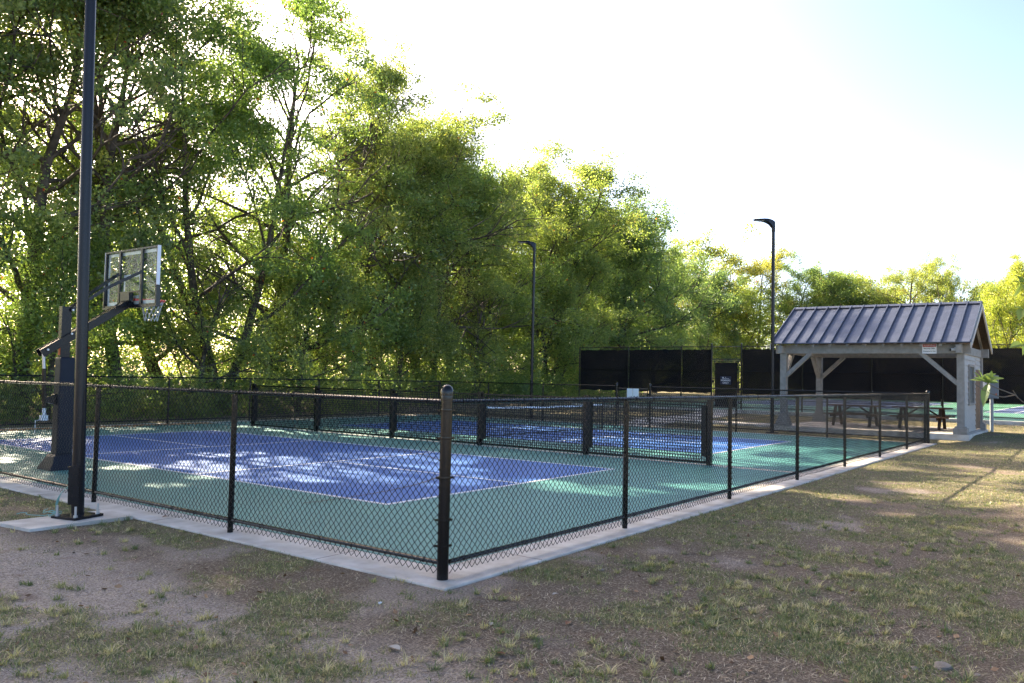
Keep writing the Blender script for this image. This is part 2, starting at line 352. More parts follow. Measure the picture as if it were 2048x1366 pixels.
def strip(name, pts, wd, m, th_=.07, lift=.03):          # paved path following the ground
    P = []; 
    for (a_, b_) in zip(pts[:-1], pts[1:]):
        k = max(2, int(np.hypot(b_[0]-a_[0], b_[1]-a_[1]) / .4))
        for t in range(k): P.append((a_[0] + (b_[0]-a_[0])*t/k, a_[1] + (b_[1]-a_[1])*t/k))
    P.append(pts[-1]); P = np.array(P); T = np.gradient(P, axis=0); T /= np.linalg.norm(T, axis=1, keepdims=True); N = np.stack([-T[:, 1], T[:, 0]], 1)
    rings = []
    for p_, n_ in zip(P, N):
        z = float(hgt(p_[0], p_[1], False)) + lift - .02; a_ = p_ + n_*wd/2; b_ = p_ - n_*wd/2
        rings.append([(a_[0], a_[1], z), (b_[0], b_[1], z), (b_[0], b_[1], z - th_ - .1), (a_[0], a_[1], z - th_ - .1)])
    b = MB(); b.loft(rings); return tag(b.build(name, m), kind='structure')
strip('gate_path', [(20.1, 6.97), (24, 7.0), (27.5, 7.2), (29.7, 7.28)], 1.75, M['concrete'])
strip('side_path', [(22.3, 2.06), (22.5, 6.06)], 1.3, M['concrete'], lift=.034)
pp = MB(); pp.box((21.15, -4.15, -.05), (26.0, 2.0, .25)); tag(pp.build('pavilion_pad', M['concrete']), kind='structure')
pl = MB(); R_ = [(-3.93, 2.08), (-3.86, 1.40), (-2.72, 1.43), (-2.72, 2.06)]
pl.loft([[(x, y, -.12) for x, y in R_], [(x, y, .022) for x, y in R_]]); tag(pl.build('lamp_pad', M['concrete']), kind='structure')
# tennis courts beyond the tall fence
TZ = .42
tg = MB(); tg.box((29.65, -45, TZ - .2), (74, 15.75, TZ)); tag(tg.build('tennis_surround', M['tgreen']), kind='structure')
tcb = MB(); tlm = MB()
for yc in (8.2, -7.65, -24.5):
    tcb.box((42.7, yc - 5.485, TZ - .05), (66.5, yc + 5.485, TZ + .006))
    for y in (-5.485, -4.115, 4.115, 5.485): tlm.box((42.7, yc + y - .04, TZ), (66.5, yc + y + .04, TZ + .010))
    for x in (42.7, 48.2, 61.0, 66.5): tlm.box((x - .04, yc - 5.44, TZ), (x + .04, yc + 5.44, TZ + .012))
    tlm.box((48.24, yc - .04, TZ), (60.96, yc + .04, TZ + .013))
tag(tcb.build('tennis_playing_court', M['tblue']), kind='structure'); tag(tlm.build('tennis_lines', M['line']), kind='structure')
tc_ = MB(); tc_.box((29.5, -45, .2), (29.95, 15.85, TZ + .03)); tag(tc_.build('tennis_kerb', M['concrete']), kind='structure')
# wide concrete edging outside the far fence
ed = MB(); ed.box((SX0, SY1 + .003, -.12), (SX1 + .2, SY1 + .55, -.012)); tag(ed.build('outer_edging', M['concrete']), kind='structure')

# ------------------------------------------------------------------ chain link fences
PW = .0385
def chain_mesh(L, H, r=.0023, nside=3, mat_=None):
    nw = int(round(L / PW)); k = int(round(H / PW)) + 1
    z = np.arange(k) * PW; X = np.arange(nw)[:, None] * PW + ((np.arange(k)[None, :] + np.arange(nw)[:, None]) % 2) * PW
    # neighbouring wires mirror each other and hook at the bends
    y = np.where((np.arange(k)[None, :] % 2) == 0, r, -r) * np.ones((nw, 1))
    rj = np.random.default_rng(4); zz = np.repeat(z[None], nw, 0)
    bul = .011 * np.sin(X / L * math.pi * 2.0 + .6) * np.sin(zz / H * math.pi) + .006 * np.sin(X * 5.1 + zz * 3) * np.sin(zz / H * math.pi)
    X = X + rj.normal(0, .0011, X.shape); C_ = np.stack([X, y + bul, zz + rj.normal(0, .0011, X.shape) + .004 * np.sin(X * 3.3)], -1)
    an = np.arange(nside) * 2 * np.pi / nside + .5
    off = np.stack([np.cos(an) * r * 1.35, np.sin(an) * r, np.zeros(nside)], -1)
    V = (C_[:, :, None, :] + off).reshape(-1, 3)
    b = np.arange(nw)[:, None, None] * k * nside + np.arange(k-1)[None, :, None] * nside; j = np.arange(nside)[None, None, :]; j2 = (j + 1) % nside
    Fq = np.stack([b + j, b + j2, b + nside + j2, b + nside + j], -1).reshape(-1, 4)
    return indexed_mesh('chain_link_mesh', V, Fq, mat_ or M['wire'])
def post_mesh(h, r, cap=True, n=12):
    b = MB(); b.lathe([(r, -.05), (r, h), ], n)
    if cap: b.lathe([(r*1.22, h - .045), (r*1.24, h + .008), (r*1.12, h + .03), (r*.75, h + .055), (r*.3, h + .066), (.002, h + .068)], n)
    return b.mesh('post', M['black'], True)
def fence(name, label, p0, p1, posts, H=1.5, z=0, group=None, side=1, r=.031, chain=None, bottom=True, mid=None, screen=None, gap=(), postz=None, ends=()):
    """posts: distances from p0; side: which side the mesh hangs on; gap: bay numbers left open"""
    p0 = fix(p0); p1 = fix(p1); d = p1 - p0; L = np.linalg.norm(d); ang = math.atan2(d[1], d[0])
    t = thing(name, (p0[0], p0[1], z), label, 'fence', group, ang)
    pm = post_mesh(H - .01, r, False); 
    cap_pm = post_mesh(H + .07, r * 1.5)
    for s_ in posts:
        o = link('post', cap_pm if s_ in ends else pm, t); o.location = (s_, 0, 0)
    def rail(nm, zz, rr, a_, b_, tie=True):
        m_ = MB(); m_.tube([(a_, 0, zz), (b_, 0, zz)], rr, 10)
        if tie:
            x = a_ + .18
            while x < b_:
                q = [(x - .012 + .024*k/10, math.cos(k*2*math.pi/10)*(rr+.003), zz + math.sin(k*2*math.pi/10)*(rr+.003)) for k in range(11)]
                m_.tube(q, .0026, 4, 0, False); x += .46
        m_.build(nm, M['black'], t, True)
    bays = [(a_, b_) for i, (a_, b_) in enumerate(zip(posts[:-1], posts[1:])) if i not in gap]
    # contiguous top rail runs
    runs = []
    for i, (a_, b_) in enumerate(zip(posts[:-1], posts[1:])):
        if i in gap: continue
        if runs and abs(runs[-1][1] - a_) < 1e-6: runs[-1][1] = b_
        else: runs.append([a_, b_])
    for a_, b_ in runs: rail('top_rail', H + .012, .0205, a_ + (.04 if a_ in ends else -.02), b_ - (.04 if b_ in ends else -.02))
    for i, (a_, b_) in enumerate(bays):
        if bottom: rail('bottom_rail', .135, .0205, a_ + r + .004, b_ - r - .004)
        if mid: rail('middle_rail', mid, .018, a_ + r + .004, b_ - r - .004)
        cm = chain
        o = link('chain_link_mesh', cm, t); cl = cm['bay']; o.location = (a_, -side * (r + .004), .045); o.scale = ((b_ - a_) / cl, 1, 1)
        if screen:
            zb, zt = screen; sm = MB(); n_ = 14; vs = []
            for q in range(n_ + 1):
                x = a_ + .03 + (b_ - a_ - .06) * q / n_
                for zz in (zb + .01*math.sin(q*1.7), zt - .015*abs(math.sin(q*math.pi/2))): vs.append((x, side * (r + .012) + .018*math.sin(q*2.1 + a_)*(1 if zz == zb else .4), zz - .03*abs(math.sin(q*.9 + b_))*(zz != zb)))
            sm.add(vs, [(2*q, 2*q+2, 2*q+3, 2*q+1) for q in range(n_)]); so_ = sm.build('windscreen', M['screen'], t)
            sm_ = so_.modifiers.new('thick', 'SOLIDIFY'); sm_.thickness = .002
    return t
CH_NEAR = chain_mesh(3.2, 1.52, .0030, 4); CH_NEAR['bay'] = 3.2
CH_FAR = chain_mesh(3.2, 1.52, .0026, 3); CH_FAR['bay'] = 3.2
CH_TALL = chain_mesh(3.2, 3.0, .0026, 3); CH_TALL['bay'] = 3.2
FX, FY = -2.48, -3.20
FN = 'low chain link fences round the two courts'
ft = fence('chain_link_fence', 'near right chain link fence running from the domed corner post past the lawn', (FX + .05, FY), (19.85, FY), [.0] + [3.205 * k - .05 for k in range(1, 7)] + [22.33], side=1, chain=CH_NEAR, ends=(22.33,))
# thick domed corner post replaces the first line post
for ch in list(ft.children):
    if ch.name.startswith('post') and ch.location.x == 0: bpy.data.objects.remove(ch)
cpm = MB(); cpm.lathe([(.050, -.02), (.050, 1.575)], 24); cpm.lathe([(.057, 1.565), (.058, 1.595), (.054, 1.618), (.043, 1.640), (.026, 1.654), (.008, 1.659), (.002, 1.6592)], 24)
cp = cpm.build('corner_post', M['black'], ft, True); cp.location = (-.05, 0, 0)
for zz in (.28, .50, .86, 1.20, 1.44):
    bands = MB(); bands.lathe([(.0525, zz - .011), (.0535, zz), (.0525, zz + .011)], 24); bands.box((.045, -.035, zz - .008), (.075, -.015, zz + .008)); bands.box((-.035, .045, zz - .012), (-.015, .075, zz + .004))
    bo = bands.build('tension_band', M['black'], ft, True); bo.location = (-.05, 0, 0)
ls = [0.05, 3.02, 6.18] + [6.18 + 3.5 * k for k in range(1, 5)]
fence('chain_link_fence', 'near left chain link fence between the domed corner post and the tall lamp post', (FX, FY), (FX, 17.0), [0] + [3.06, 6.06, 9.3, 12.5, 15.7] + [20.1], side=-1, chain=CH_NEAR, ends=(0, 20.1))
fence('chain_link_fence', 'black chain link fence at the back of the courts, in front of the woods', (FX, 16.93), (19.87, 16.93), [0, 3.0, 6.1, 9.2, 12.3, 15.4, 18.6, 22.35], side=1, chain=CH_FAR)
fence('chain_link_fence', 'low black fence beyond the farther blue court, with a gateway between two capped posts', (19.87, -3.16), (19.87, 16.9), [0.04, 2.95, 6.05, 9.42, 10.85, 14.32, 17.2, 20.0], side=-1, chain=CH_FAR, gap=(3,), ends=(9.42, 10.85))
# the gate between the capped posts
def gate(name, loc, rz, wd, h, label, chain, screen=False, zb=.06):
    t = thing(name, loc, label, 'gate', None, rz)
    f_ = MB(); f_.tube([(.06, 0, zb), (.06, 0, h)], .019, 8); f_.tube([(wd - .06, 0, zb), (wd - .06, 0, h)], .019, 8)
    f_.tube([(.04, 0, zb + .02), (wd - .04, 0, zb + .02)], .0188, 8); f_.tube([(.04, 0, h), (wd - .04, 0, h)], .0188, 8); f_.build('gate_frame', M['black'], t, True)
    for zz in (zb + .25, h - .2): hg = MB(); hg.box((-.01, -.02, zz - .03), (.045, .02, zz + .03)); hg.build('hinge', M['black'], t)
    la = MB(); la.box((wd - .05, -.03, h * .55), (wd + .02, .03, h * .55 + .12)); la.build('latch', M['black'], t)
    o = link('chain_link_mesh', chain, t); o.location = (.06, -.022, zb - .01); o.scale = ((wd - .12) / chain['bay'], 1, (h - zb + .02) / (1.52 if h < 1.8 else 3.0))
    if screen: MB().box((.12, .02, zb + .05), (wd - .12, .026, h - .08)).build('windscreen', M['screen'], t)
    return t
CH_G = chain_mesh(1.3, 1.52, .0026, 3); CH_G['bay'] = 1.3
CH_G2 = chain_mesh(1.3, 3.0, .0026, 3); CH_G2['bay'] = 1.3
gate('court_gate', (19.87, 6.30, 0), math.pi/2, 1.35, 1.42, 'low black chain link gate carrying a pair of small white notices', CH_G)
s = MB(); s.box((0, -.005, 0), (.24, .005, .34)); s.box((.26, -.005, 0), (.50, .005, .34))
s_ = link('notice_board', s.mesh('notice_board', M['pvc'])); s_.location = (19.80, 6.70, 1.09); s_.rotation_euler = (0, 0, math.pi/2); tag(s_, 'pair of small white notices hanging on the low court gate', 'notice')

# tall fence with windscreens round the tennis courts
tp = [-14.9, -11.7, -8.5, -5.3, -2.1, .66, 3.64, 6.50, 8.0, 9.61, 12.61, 15.6]
fence('tennis_court_fence', 'tall chain link fence hung with black windscreens, behind the shelter', (29.8, -14.9), (29.8, 15.6), [p_ + 14.9 for p_ in tp], H=3.03, z=TZ + .02, side=-1, r=.036, chain=CH_TALL, mid=1.85, screen=(.78, 2.93), gap=(7,), ends=())
fence('tennis_court_fence', 'far tall windscreened fence seen low beyond the tennis nets', (73.5, -18.1), (73.5, 16), [0, 4.9, 9.8, 14.7, 19.5, 24.4, 29.2, 34.1], H=3.03, z=TZ, side=-1, r=.036, chain=CH_TALL, screen=(.05, 2.9))
# above the tall gate
og = thing('gate_header', (29.8, 6.50, TZ + .02), 'chain link panel above the tall gate in the windscreen fence', 'fence panel', None, math.pi/2)
b = MB(); b.tube([(-.0, 0, -.03), (0, 0, 3.16)], .042, 12); b.tube([(1.5, 0, -.03), (1.5, 0, 3.16)], .042, 12); b.lathe([(.05, 3.14), (.05, 3.18), (.002, 3.21)], 12, (0,0,0)); b.lathe([(.05, 3.14), (.05, 3.18), (.002, 3.21)], 12, (1.5,0,0)); b.build('gate_post', M['black'], og, True)
b = MB(); b.tube([(.04, 0, 3.03), (1.46, 0, 3.03)], .02, 8); b.tube([(.04, 0, 2.42), (1.46, 0, 2.42)], .02, 8); b.build('header_rail', M['black'], og, True)
o = link('chain_link_mesh', CH_G, og); o.location = (.06, -.03, 2.44); o.scale = (1.38/1.3, 1, .62/1.52)
gate('tall_gate', (29.8, 6.56, TZ + .02), math.pi/2, 1.38, 2.34, 'tall black gate with a windscreen panel at the end of the concrete path', CH_G2, True)

def text_part(txt, size, m, parent, loc, rot, name='lettering', th_=.0015):
    cu = bpy.data.curves.new('lettering', 'FONT'); cu.body = txt; cu.size = size; cu.align_x = 'CENTER'; cu.align_y = 'CENTER'; cu.extrude = th_; cu.offset = size*.012
    tmp = bpy.data.objects.new('tmp', cu); COL.objects.link(tmp); bpy.context.view_layer.update()
    me = bpy.data.meshes.new_from_object(tmp.evaluated_get(bpy.context.evaluated_depsgraph_get())); bpy.data.objects.remove(tmp)
    me.materials.clear(); me.materials.append(m); o = link(name, me, parent); o.location = loc; o.rotation_euler = rot; return o
RW = (math.pi/2, 0, -math.pi/2)               # upright, facing -X (towards the camera)
sg = thing('gate_sign', (29.72, 7.25, TZ + 1.42), 'navy plate with white lettering MEMBERS ONLY on the tall gate', 'sign')
MB().box((0, -.27, -.20), (.008, .27, .20)).build('plate', M['signnavy'], sg)
lg = MB(); lg.box((-.004, .10, .09), (0, .16, .16)); lg.box((-.004, -.17, .085), (0, .09, .10)); lg.box((-.004, -.01, .12), (0, .01, .17)); lg.build('emblem', M['white'], sg)
text_part('MEMBERS', .115, M['white'], sg, (-.002, 0, .0), RW); text_part('ONLY', .115, M['white'], sg, (-.002, 0, -.12), RW)

# ------------------------------------------------------------------ divider between the courts
dv = thing('divider_fence', (8.33, 0, 0), 'waist high divider of square black netting panels between the two blue courts', 'divider fence')
dy = [-1.02, 2.0, 5.15, 8.30, 11.5, 14.63]
pst = MB(); pst.box((-.048, -.048, -.02), (.048, .048, 1.36)); pst.box((-.054, -.054, 1.345), (.054, .054, 1.372)); pst_m = pst.mesh('post', M['black'])
pdm = MB(); pdm.box((-.065, -.05, .18), (.065, .05, 1.24)); pd_m = pdm.mesh('post_pad', M['wire'])
for i, y in enumerate(dy):
    o = link('post', pst_m, dv); o.location = (0, y, 0)
    o = link('post_pad', pd_m, dv); o.location = (-.02, y + (-.105 if i else .105), 0)
net_m = MB(); Lp = 2.95
for k in range(1, 48): net_m.box((-.003, k*Lp/48 - .0075, .06), (.003, k*Lp/48 + .0075, 1.30))
for k in range(1, 21): net_m.box((-.0028, .001, .06 + k*1.24/21 - .007), (.0034, Lp - .001, .06 + k*1.24/21 + .007))
net_me = net_m.mesh('netting', M['wire'])
fr_m = MB(); fr_m.box((-.018, 0, .03), (.018, Lp, .075)); fr_m.box((-.018, 0, 1.29), (.018, Lp, 1.325)); fr_m.box((-.017, 0, .066), (.017, .028, 1.289)); fr_m.box((-.017, Lp - .028, .066), (.017, Lp, 1.289)); fr_me = fr_m.mesh('panel_frame', M['black'])
for a_, b_ in zip(dy[:-1], dy[1:]):
    for nm, me_ in (('panel_frame', fr_me), ('netting', net_me)):
        o = link(nm, me_, dv); o.location = (0, a_ + .055, 0); o.scale = (1, (b_ - a_ - .11) / Lp, 1)

# ------------------------------------------------------------------ nets
def court_net(name, x0, x1, y, h, z, label, sag=.04, along='x', cell=.09, group=None):
    t = thing(name, (x0, y, z), label, 'net', group, 0 if along == 'x' else math.pi/2); L = x1 - x0
    zt = lambda x: h - sag * 4 * (x/L) * (1 - x/L)
    n_ = MB(); k = int(L / cell)
    for i in range(k + 1):
        x = i*L/k; n_.box((x - .0022, -.0022, .04), (x + .0022, .0022, zt(x) - .02))
    for j in range(int(h / cell)):
        q = .05 + j*cell; n_.tube([(L*s_/8, 0, q * zt(L*s_/8) / h) for s_ in range(9)], .0022, 3)
    n_.build('netting', M['wire'], t)
    b = MB(); v = []
    for s_ in range(17):
        x = L*s_/16
        v.append([(x, -.008, zt(x) - .055), (x, .008, zt(x) - .055), (x, .008, zt(x)), (x, -.008, zt(x))])
    b.loft(v); b.build('white_tape', M['white'], t)
    for x in (-.04, L + .04):
        p_ = MB(); p_.lathe([(.035, 0), (.035, h + .03), (.02, h + .05)], 12, (x, 0, 0)); p_.build('net_post', M['black'], t, True)
    bt = MB(); bt.tube([(0, 0, .035), (L, 0, .035)], .016, 6); bt.build('bottom_cord', M['wire'], t); return t
court_net('pickleball_net', 10.55, 17.1, 6.72, .89, .008, 'low net with a white top tape across the farther blue court')
tn = court_net('tennis_net', 1.8, 14.6, 54.6, 1.05, 0, 'long net of the tennis court on the left, behind the shelter', .12, cell=.2)
tn.location = (54.6, 1.8, TZ); tn.rotation_euler = (0, 0, math.pi/2)
tn = court_net('tennis_net', 0, 12.8, 54.6, 1.05, 0, 'long net of the tennis court at the right edge', .12, cell=.2)
tn.location = (54.6, -14.05, TZ); tn.rotation_euler = (0, 0, math.pi/2)

# ------------------------------------------------------------------ lamp posts
def lamp(loc, H, r, label, head_rz, base_plate):
    t = thing('lamp_post', loc, label, 'lamp post', 'lamp posts')
    b = MB(); b.lathe([(r, 0.03), (r * .98, 1.2), (r*.86, H)], 20); b.build('pole', M['pole'], t, True)
    h = MB(); L = .62                      # head arm rising out of a sleeve, then a thin flat fixture
    h.lathe([(r*1.0, H - .03), (r*1.05, H + .0), (r*1.05, H + .30), (r*.8, H + .33)], 14)
    prof = [(0.0, .05, .34, .075), (.06, .12, .37, .08), (.14, .22, .39, .10), (.26, .29, .40, .14), (.40, .32, .395, .155), (.62, .335, .375, .14), (.74, .345, .365, .11)]
    rings = []
    for x, zl, zh, hw in prof: rings.append([(-x, -hw, H + zl), (-x, hw, H + zl), (-x, hw*.8, H + zh), (-x, -hw*.8, H + zh)])
    h.loft(rings); ho = h.build('lamp_head', M['pole'], t); ho.rotation_euler = (0, 0, head_rz)
    le = MB(); le.box((-.70, -.10, H + .312), (-.36, .10, H + .322)); lo = le.build('lens', M['lens'], ho)
    pl_ = MB(); pl_.box((-.19, -.19, .022), (.19, .19, .05)); po = pl_.build('base_plate', M['pole'], t); po.rotation_euler = (0, 0, .25)
    if base_plate:
        bb = MB()
        for sx in (-1, 1):
            for sy in (-1, 1): bb.lathe([(.013, .05), (.013, .17)], 10, (.145*sx, .145*sy, 0)); bb.lathe([(.024, .05), (.024, .072)], 6, (.145*sx, .145*sy, 0))
        bo_ = bb.build('anchor_bolt', M['steel'], t, True); bo_.rotation_euler = (0, 0, .25)
        jb = MB(); jb.box((-.105, -.02, .18), (-.06, .09, .62)); jb.box((-.115, -.01, .40), (-.058, .08, .60)); jo = jb.build('wiring_cover', M['pole'], t); jo.rotation_euler = (0, 0, 1.0)
        wr = MB(); rr = random.Random(3)
        W0 = np.array([-.02, .12, .40])
        for q in range(4):
            pts = [W0, W0 + (-.09, .06, -.10), W0 + (-.13 + .01*q, .10, -.22), W0 + (-.12, .09 + .01*q, -.34), (-.14, .20, .045)]
            x, y = -.16, .24
            for k in range(9): x += rr.uniform(-.10, .07); y += rr.uniform(-.05, .09); x = max(-.45, min(-.05, x)); y = max(.1, min(.5, y)); pts.append((x, y, .035 + rr.uniform(0, .05)))
            P = np.array(pts, float); s_ = np.linspace(0, len(P)-1, 60); Q = np.stack([np.interp(s_, range(len(P)), P[:, c]) for c in range(3)], 1)
            for _ in range(2): Q[1:-1] = (Q[:-2] + Q[1:-1] + Q[2:]) / 3
            wr.tube(Q, .0035, 5)
        wr.build('loose_wires', M['teal'], t, True)
    return t
lp = lamp((-3.19, 1.78, 0), 7.3, .068, 'tall dark lamp post on a concrete pad at the left, bare wires at its foot', 1.2, True)
lp.rotation_euler = Matrix.Rotation(math.radians(-1.15), 3, Vector(FW)).to_euler()   # the post leans a little
lamp((20.25, 1.74, .0), 7.1, .065, 'tall lamp post rising in front of the shelter\'s left end', -.75, False)
lamp((20.3, 12.05, .0), 7.2, .065, 'farther lamp post standing against the trees, left of the windscreen fence', -.75, False)

# ------------------------------------------------------------------ basketball hoop
hp = thing('basketball_hoop', (-1.2, 6.75, .004), 'black post basketball hoop with clear backboard and white net, left of the court', 'basketball hoop')
def L_(x, z, y=0): return (x + 1.2, y, z)
b = MB(); b.box((-.075, -.055, .1), (.085, .055, 2.80)); b.build('post', M['pole'], hp)
b = MB(); b.box((-.09, -.125, .24), (.18, .11, 1.92)); o = b.build('post_pad', M['pad'], hp); bv = o.modifiers.new('b', 'BEVEL'); bv.width = .03; bv.segments = 3
b = MB(); b.loft([[(sx*q[0] + .02, sy*q[1], q[2]) for sx, sy in ((-1,-1),(1,-1),(1,1),(-1,1))] for q in ((.25, .25, .0), (.25, .25, .02), (.16, .16, .22), (.13, .135, .26))]); b.build('base_cover', M['pad'], hp)
b = MB()
for y in (-.085, .085): b.bar(L_(-1.58, 1.97, y), L_(-.14, 2.93, y), .012, .13)
b.bar(L_(-1.58, 2.03), L_(-.16, 2.985), .17, .012); b.bar(L_(-.16, 2.93), L_(-.05, 2.97), .19, .13)
b.build('lower_arm', M['pole'], hp)
for y in (-.42, .42):
    b = MB(); b.bar(L_(-1.13, 2.74, y*.2), L_(-.62, 3.16, y*.45), .03, .055); b.bar(L_(-.62, 3.16, y*.45), L_(-.08, 3.52, y), .03, .055); b.build('upper_arm', M['pole'], hp)
b = MB(); b.tube([L_(-1.52, 1.98), L_(-1.50, 1.70)], .026, 12); b.build('lift_rod', M['steel'], hp, True)
b = MB(); b.tube([L_(-1.50, 1.72), L_(-1.47, 1.05)], .036, 12); b.build('lift_cylinder', M['black'], hp, True)
b = MB(); b.tube([L_(-1.47, 1.05), L_(-1.465, .90)], .03, 12); b.box((-.32, -.05, .84), (-.22, .05, .93)); b.tube([(-.26, 0, .86), (-.40, 0, .84), (-.40, 0, .55)], .009, 6); b.build('crank', M['pvc'], hp, True)
b = MB(); b.loft([[(-.08, y, 1.10), (-.28, y, 1.16), (-.28, y, 1.22), (-.08, y, 1.30)] for y in (-.04, .04)]); b.build('lift_bracket', M['pole'], hp)
for x, z in ((-1.12, 2.33), (-1.5, 2.04), (-1.12, 2.74), (-.12, 2.97)):
    b = MB(); b.tube([L_(x, z, -.12), L_(x, z, -.09)], .018, 8); b.build('bolt', M['steel'], hp, True)
for z in (1.12, 1.28): b = MB(); b.tube([(-.06, -.075, z), (-.06, -.05, z)], .018, 8); b.build('bolt', M['steel'], hp, True)
b = MB(); b.box((-.0785, -.054, 1.96), (-.0755, .02, 2.10), 0); b.box((-.079, -.054, 2.101), (-.0756, .02, 2.15), 1); b.build('warning_sticker', [M['orange'], M['white']], hp)
bb = link('backboard', None, hp); bb.location = (1.2 - .02, .04, 0)
y0, y1, z0, z1 = -.93, .93, 2.90, 3.97
b = MB(); b.box((-.004, y0 + .03, z0 + .03), (.004, y1 - .03, z1 - .03)); b.build('clear_panel', M['glass'], bb)
b = MB()
for q in ((y0, y0 + .032, z0, z1), (y1 - .032, y1, z0, z1), (y0 + .033, y1 - .033, z0, z0 + .032), (y0 + .033, y1 - .033, z1 - .032, z1)): b.box((-.045, q[0], q[2]), (.0, q[1], q[3]))
for y in (-.42, .36): b.box((-.047, y, z0 + .033), (-.012, y + .062, z1 - .033))
b.box((-.046, -.357, z0 + .26), (-.014, .359, z0 + .285)); b.build('board_frame', M['pole'], bb)
b = MB()
for q in ((y0 + .04, y0 + .10, z0 + .04, z1 - .04), (y1 - .10, y1 - .04, z0 + .04, z1 - .04), (y0 + .101, y1 - .101, z0 + .04, z0 + .10), (y0 + .101, y1 - .101, z1 - .10, z1 - .04),
          (-.30, -.25, z0 + .15, z0 + .60), (.25, .30, z0 + .15, z0 + .60), (-.249, .249, z0 + .55, z0 + .60), (-.249, .249, z0 + .15, z0 + .20)): b.box((.0045, q[0], q[2]), (.0065, q[1], q[3]))
b.build('white_border', M['white'], bb)
b = MB(); b.box((-.05, y0 - .012, z0 + .36), (.012, y0 - .001, z1)); b.box((-.05, y1 + .001, z0 + .36), (.012, y1 + .012, z1)); b.build('edge_trim', M['white'], bb)
b = MB()
for s_ in (-1, 1):
    ya = y0 if s_ < 0 else y1
    b.box((-.055, min(ya - .03*(s_ > 0)*0 - .02, ya + .02), z0 - .03), (.03, max(ya - .02, ya + .02), z0 + .355))
b.box((-.055, y0 + .021, z0 - .03), (.03, y1 - .021, z0 - .002)); b.build('edge_padding', M['black'], bb)
b = MB(); b.box((-.13, -.16, z0 + .0), (-.05, .16, z0 + .25)); b.build('mounting_bracket', M['pole'], bb)
b = MB(); n_ = 28
b.tube([(.40 + .23*math.cos(k*2*math.pi/n_), .23*math.sin(k*2*math.pi/n_), 3.045) for k in range(n_ + 1)], .014, 8)
b.loft([[(.008, -.13, 2.93), (.008, .13, 2.93), (.008, .13, 3.05), (.008, -.13, 3.05)], [(.19, -.09, 3.01), (.19, .09, 3.01), (.19, .09, 3.035), (.19, -.09, 3.035)]]); b.build('rim', M['red'], bb, True)
b = MB()
def nr(t_): return .215 - .10 * t_ ** .7
for k in range(12):
    for sg_ in (-1, 1):
        b.tube([(.40 + nr(t_/8) * math.cos((k + sg_*t_*.25) * math.pi/6), nr(t_/8) * math.sin((k + sg_*t_*.25) * math.pi/6), 3.03 - .37*t_/8) for t_ in range(9)], .005, 4)
b.build('net', M['net'], bb, True)

# ------------------------------------------------------------------ pavilion
PZ = .25
pv = thing('pavilion', (21.35, -3.9, PZ), 'open grey timber shelter with a standing seam metal roof and one sided wall', 'shelter')
def PL(x, y, z): return (x - 21.35, y + 3.9, z - PZ)
XF, XB, YR, YL = 21.35, 25.7, -3.9, 1.7; BT = 3.12; BB = 2.82
ex0, ex1, ry0, ry1, ze, zr = 20.85, 26.2, -4.25, 2.02, 3.16, 4.60; xr = (ex0 + ex1) / 2
def post_(x, y, flare, wd=.21):
    b = MB(); b.box((x - wd/2, y - wd/2, PZ + .01), (x + wd/2, y + wd/2, BB))
    o = MB(); o.V = []; 
    b.V = [v - fix((21.35, -3.9, PZ)) for v in b.V]; po = b.build('post', M['pwood'], pv)
    q = MB()
    if flare: q.loft([[(x + sx*w_ , y + sy*w_, z) for sx, sy in ((-1,-1),(1,-1),(1,1),(-1,1))] for w_, z in ((.23, PZ + .002), (.22, PZ + .08), (.16, PZ + .30), (.118, PZ + .46))])
    else: q.box((x - .20, y - .20, PZ + .002), (x + .20, y + .20, PZ + .20)); q.box((x - .15, y - .15, PZ + .201), (x + .15, y + .15, PZ + .25))
    q.V = [v - fix((21.35, -3.9, PZ)) for v in q.V]; q.build('plinth', M['pwood'], po)
post_(XF, YR, False, .20); post_(XF, YL, True); post_(XB, YL, True); post_(XB, YR, False)
def part(mb, nm, m, par=None, smooth=False):
    mb.V = [v - fix((21.35, -3.9, PZ)) for v in mb.V]; return mb.build(nm, m, par or pv, smooth)
for x in (XF, XB):
    b = MB(); b.box((x - .09, ry0 + .05, BB), (x + .09, ry1 - .05, BT)); part(b, 'beam', M['pwood'])
for y in (YR, YL):
    b = MB(); b.box((XF - .45, y - .08, BB + .001 + .0), (XF - .091, y + .08, BB + .26)); b.box((XF + .091, y - .08, BB + .001), (XB - .091, y + .08, BB + .26)); b.box((XB + .091, y - .08, BB + .001), (XB + .45, y + .08, BB + .26)); part(b, 'cross_beam', M['pwood'])
def brace(p_, q_): b = MB(); b.bar(p_, q_, .13, .15, (1, 0, 0) if abs(p_[0]-q_[0]) < .01 else (0, 1, 0)); part(b, 'brace', M['pwood'])
for x in (XF, XB):
    brace((x, YL - .08, 2.02), (x, YL - .95, BB + .02)); 
brace((XF, YR + .08, 1.85), (XF, YR + 1.15, BB + .02))
brace((XF + .08, YL, 2.02), (XF + .9, YL, BB + .02)); brace((XB - .08, YL, 2.02), (XB - .9, YL, BB + .02))
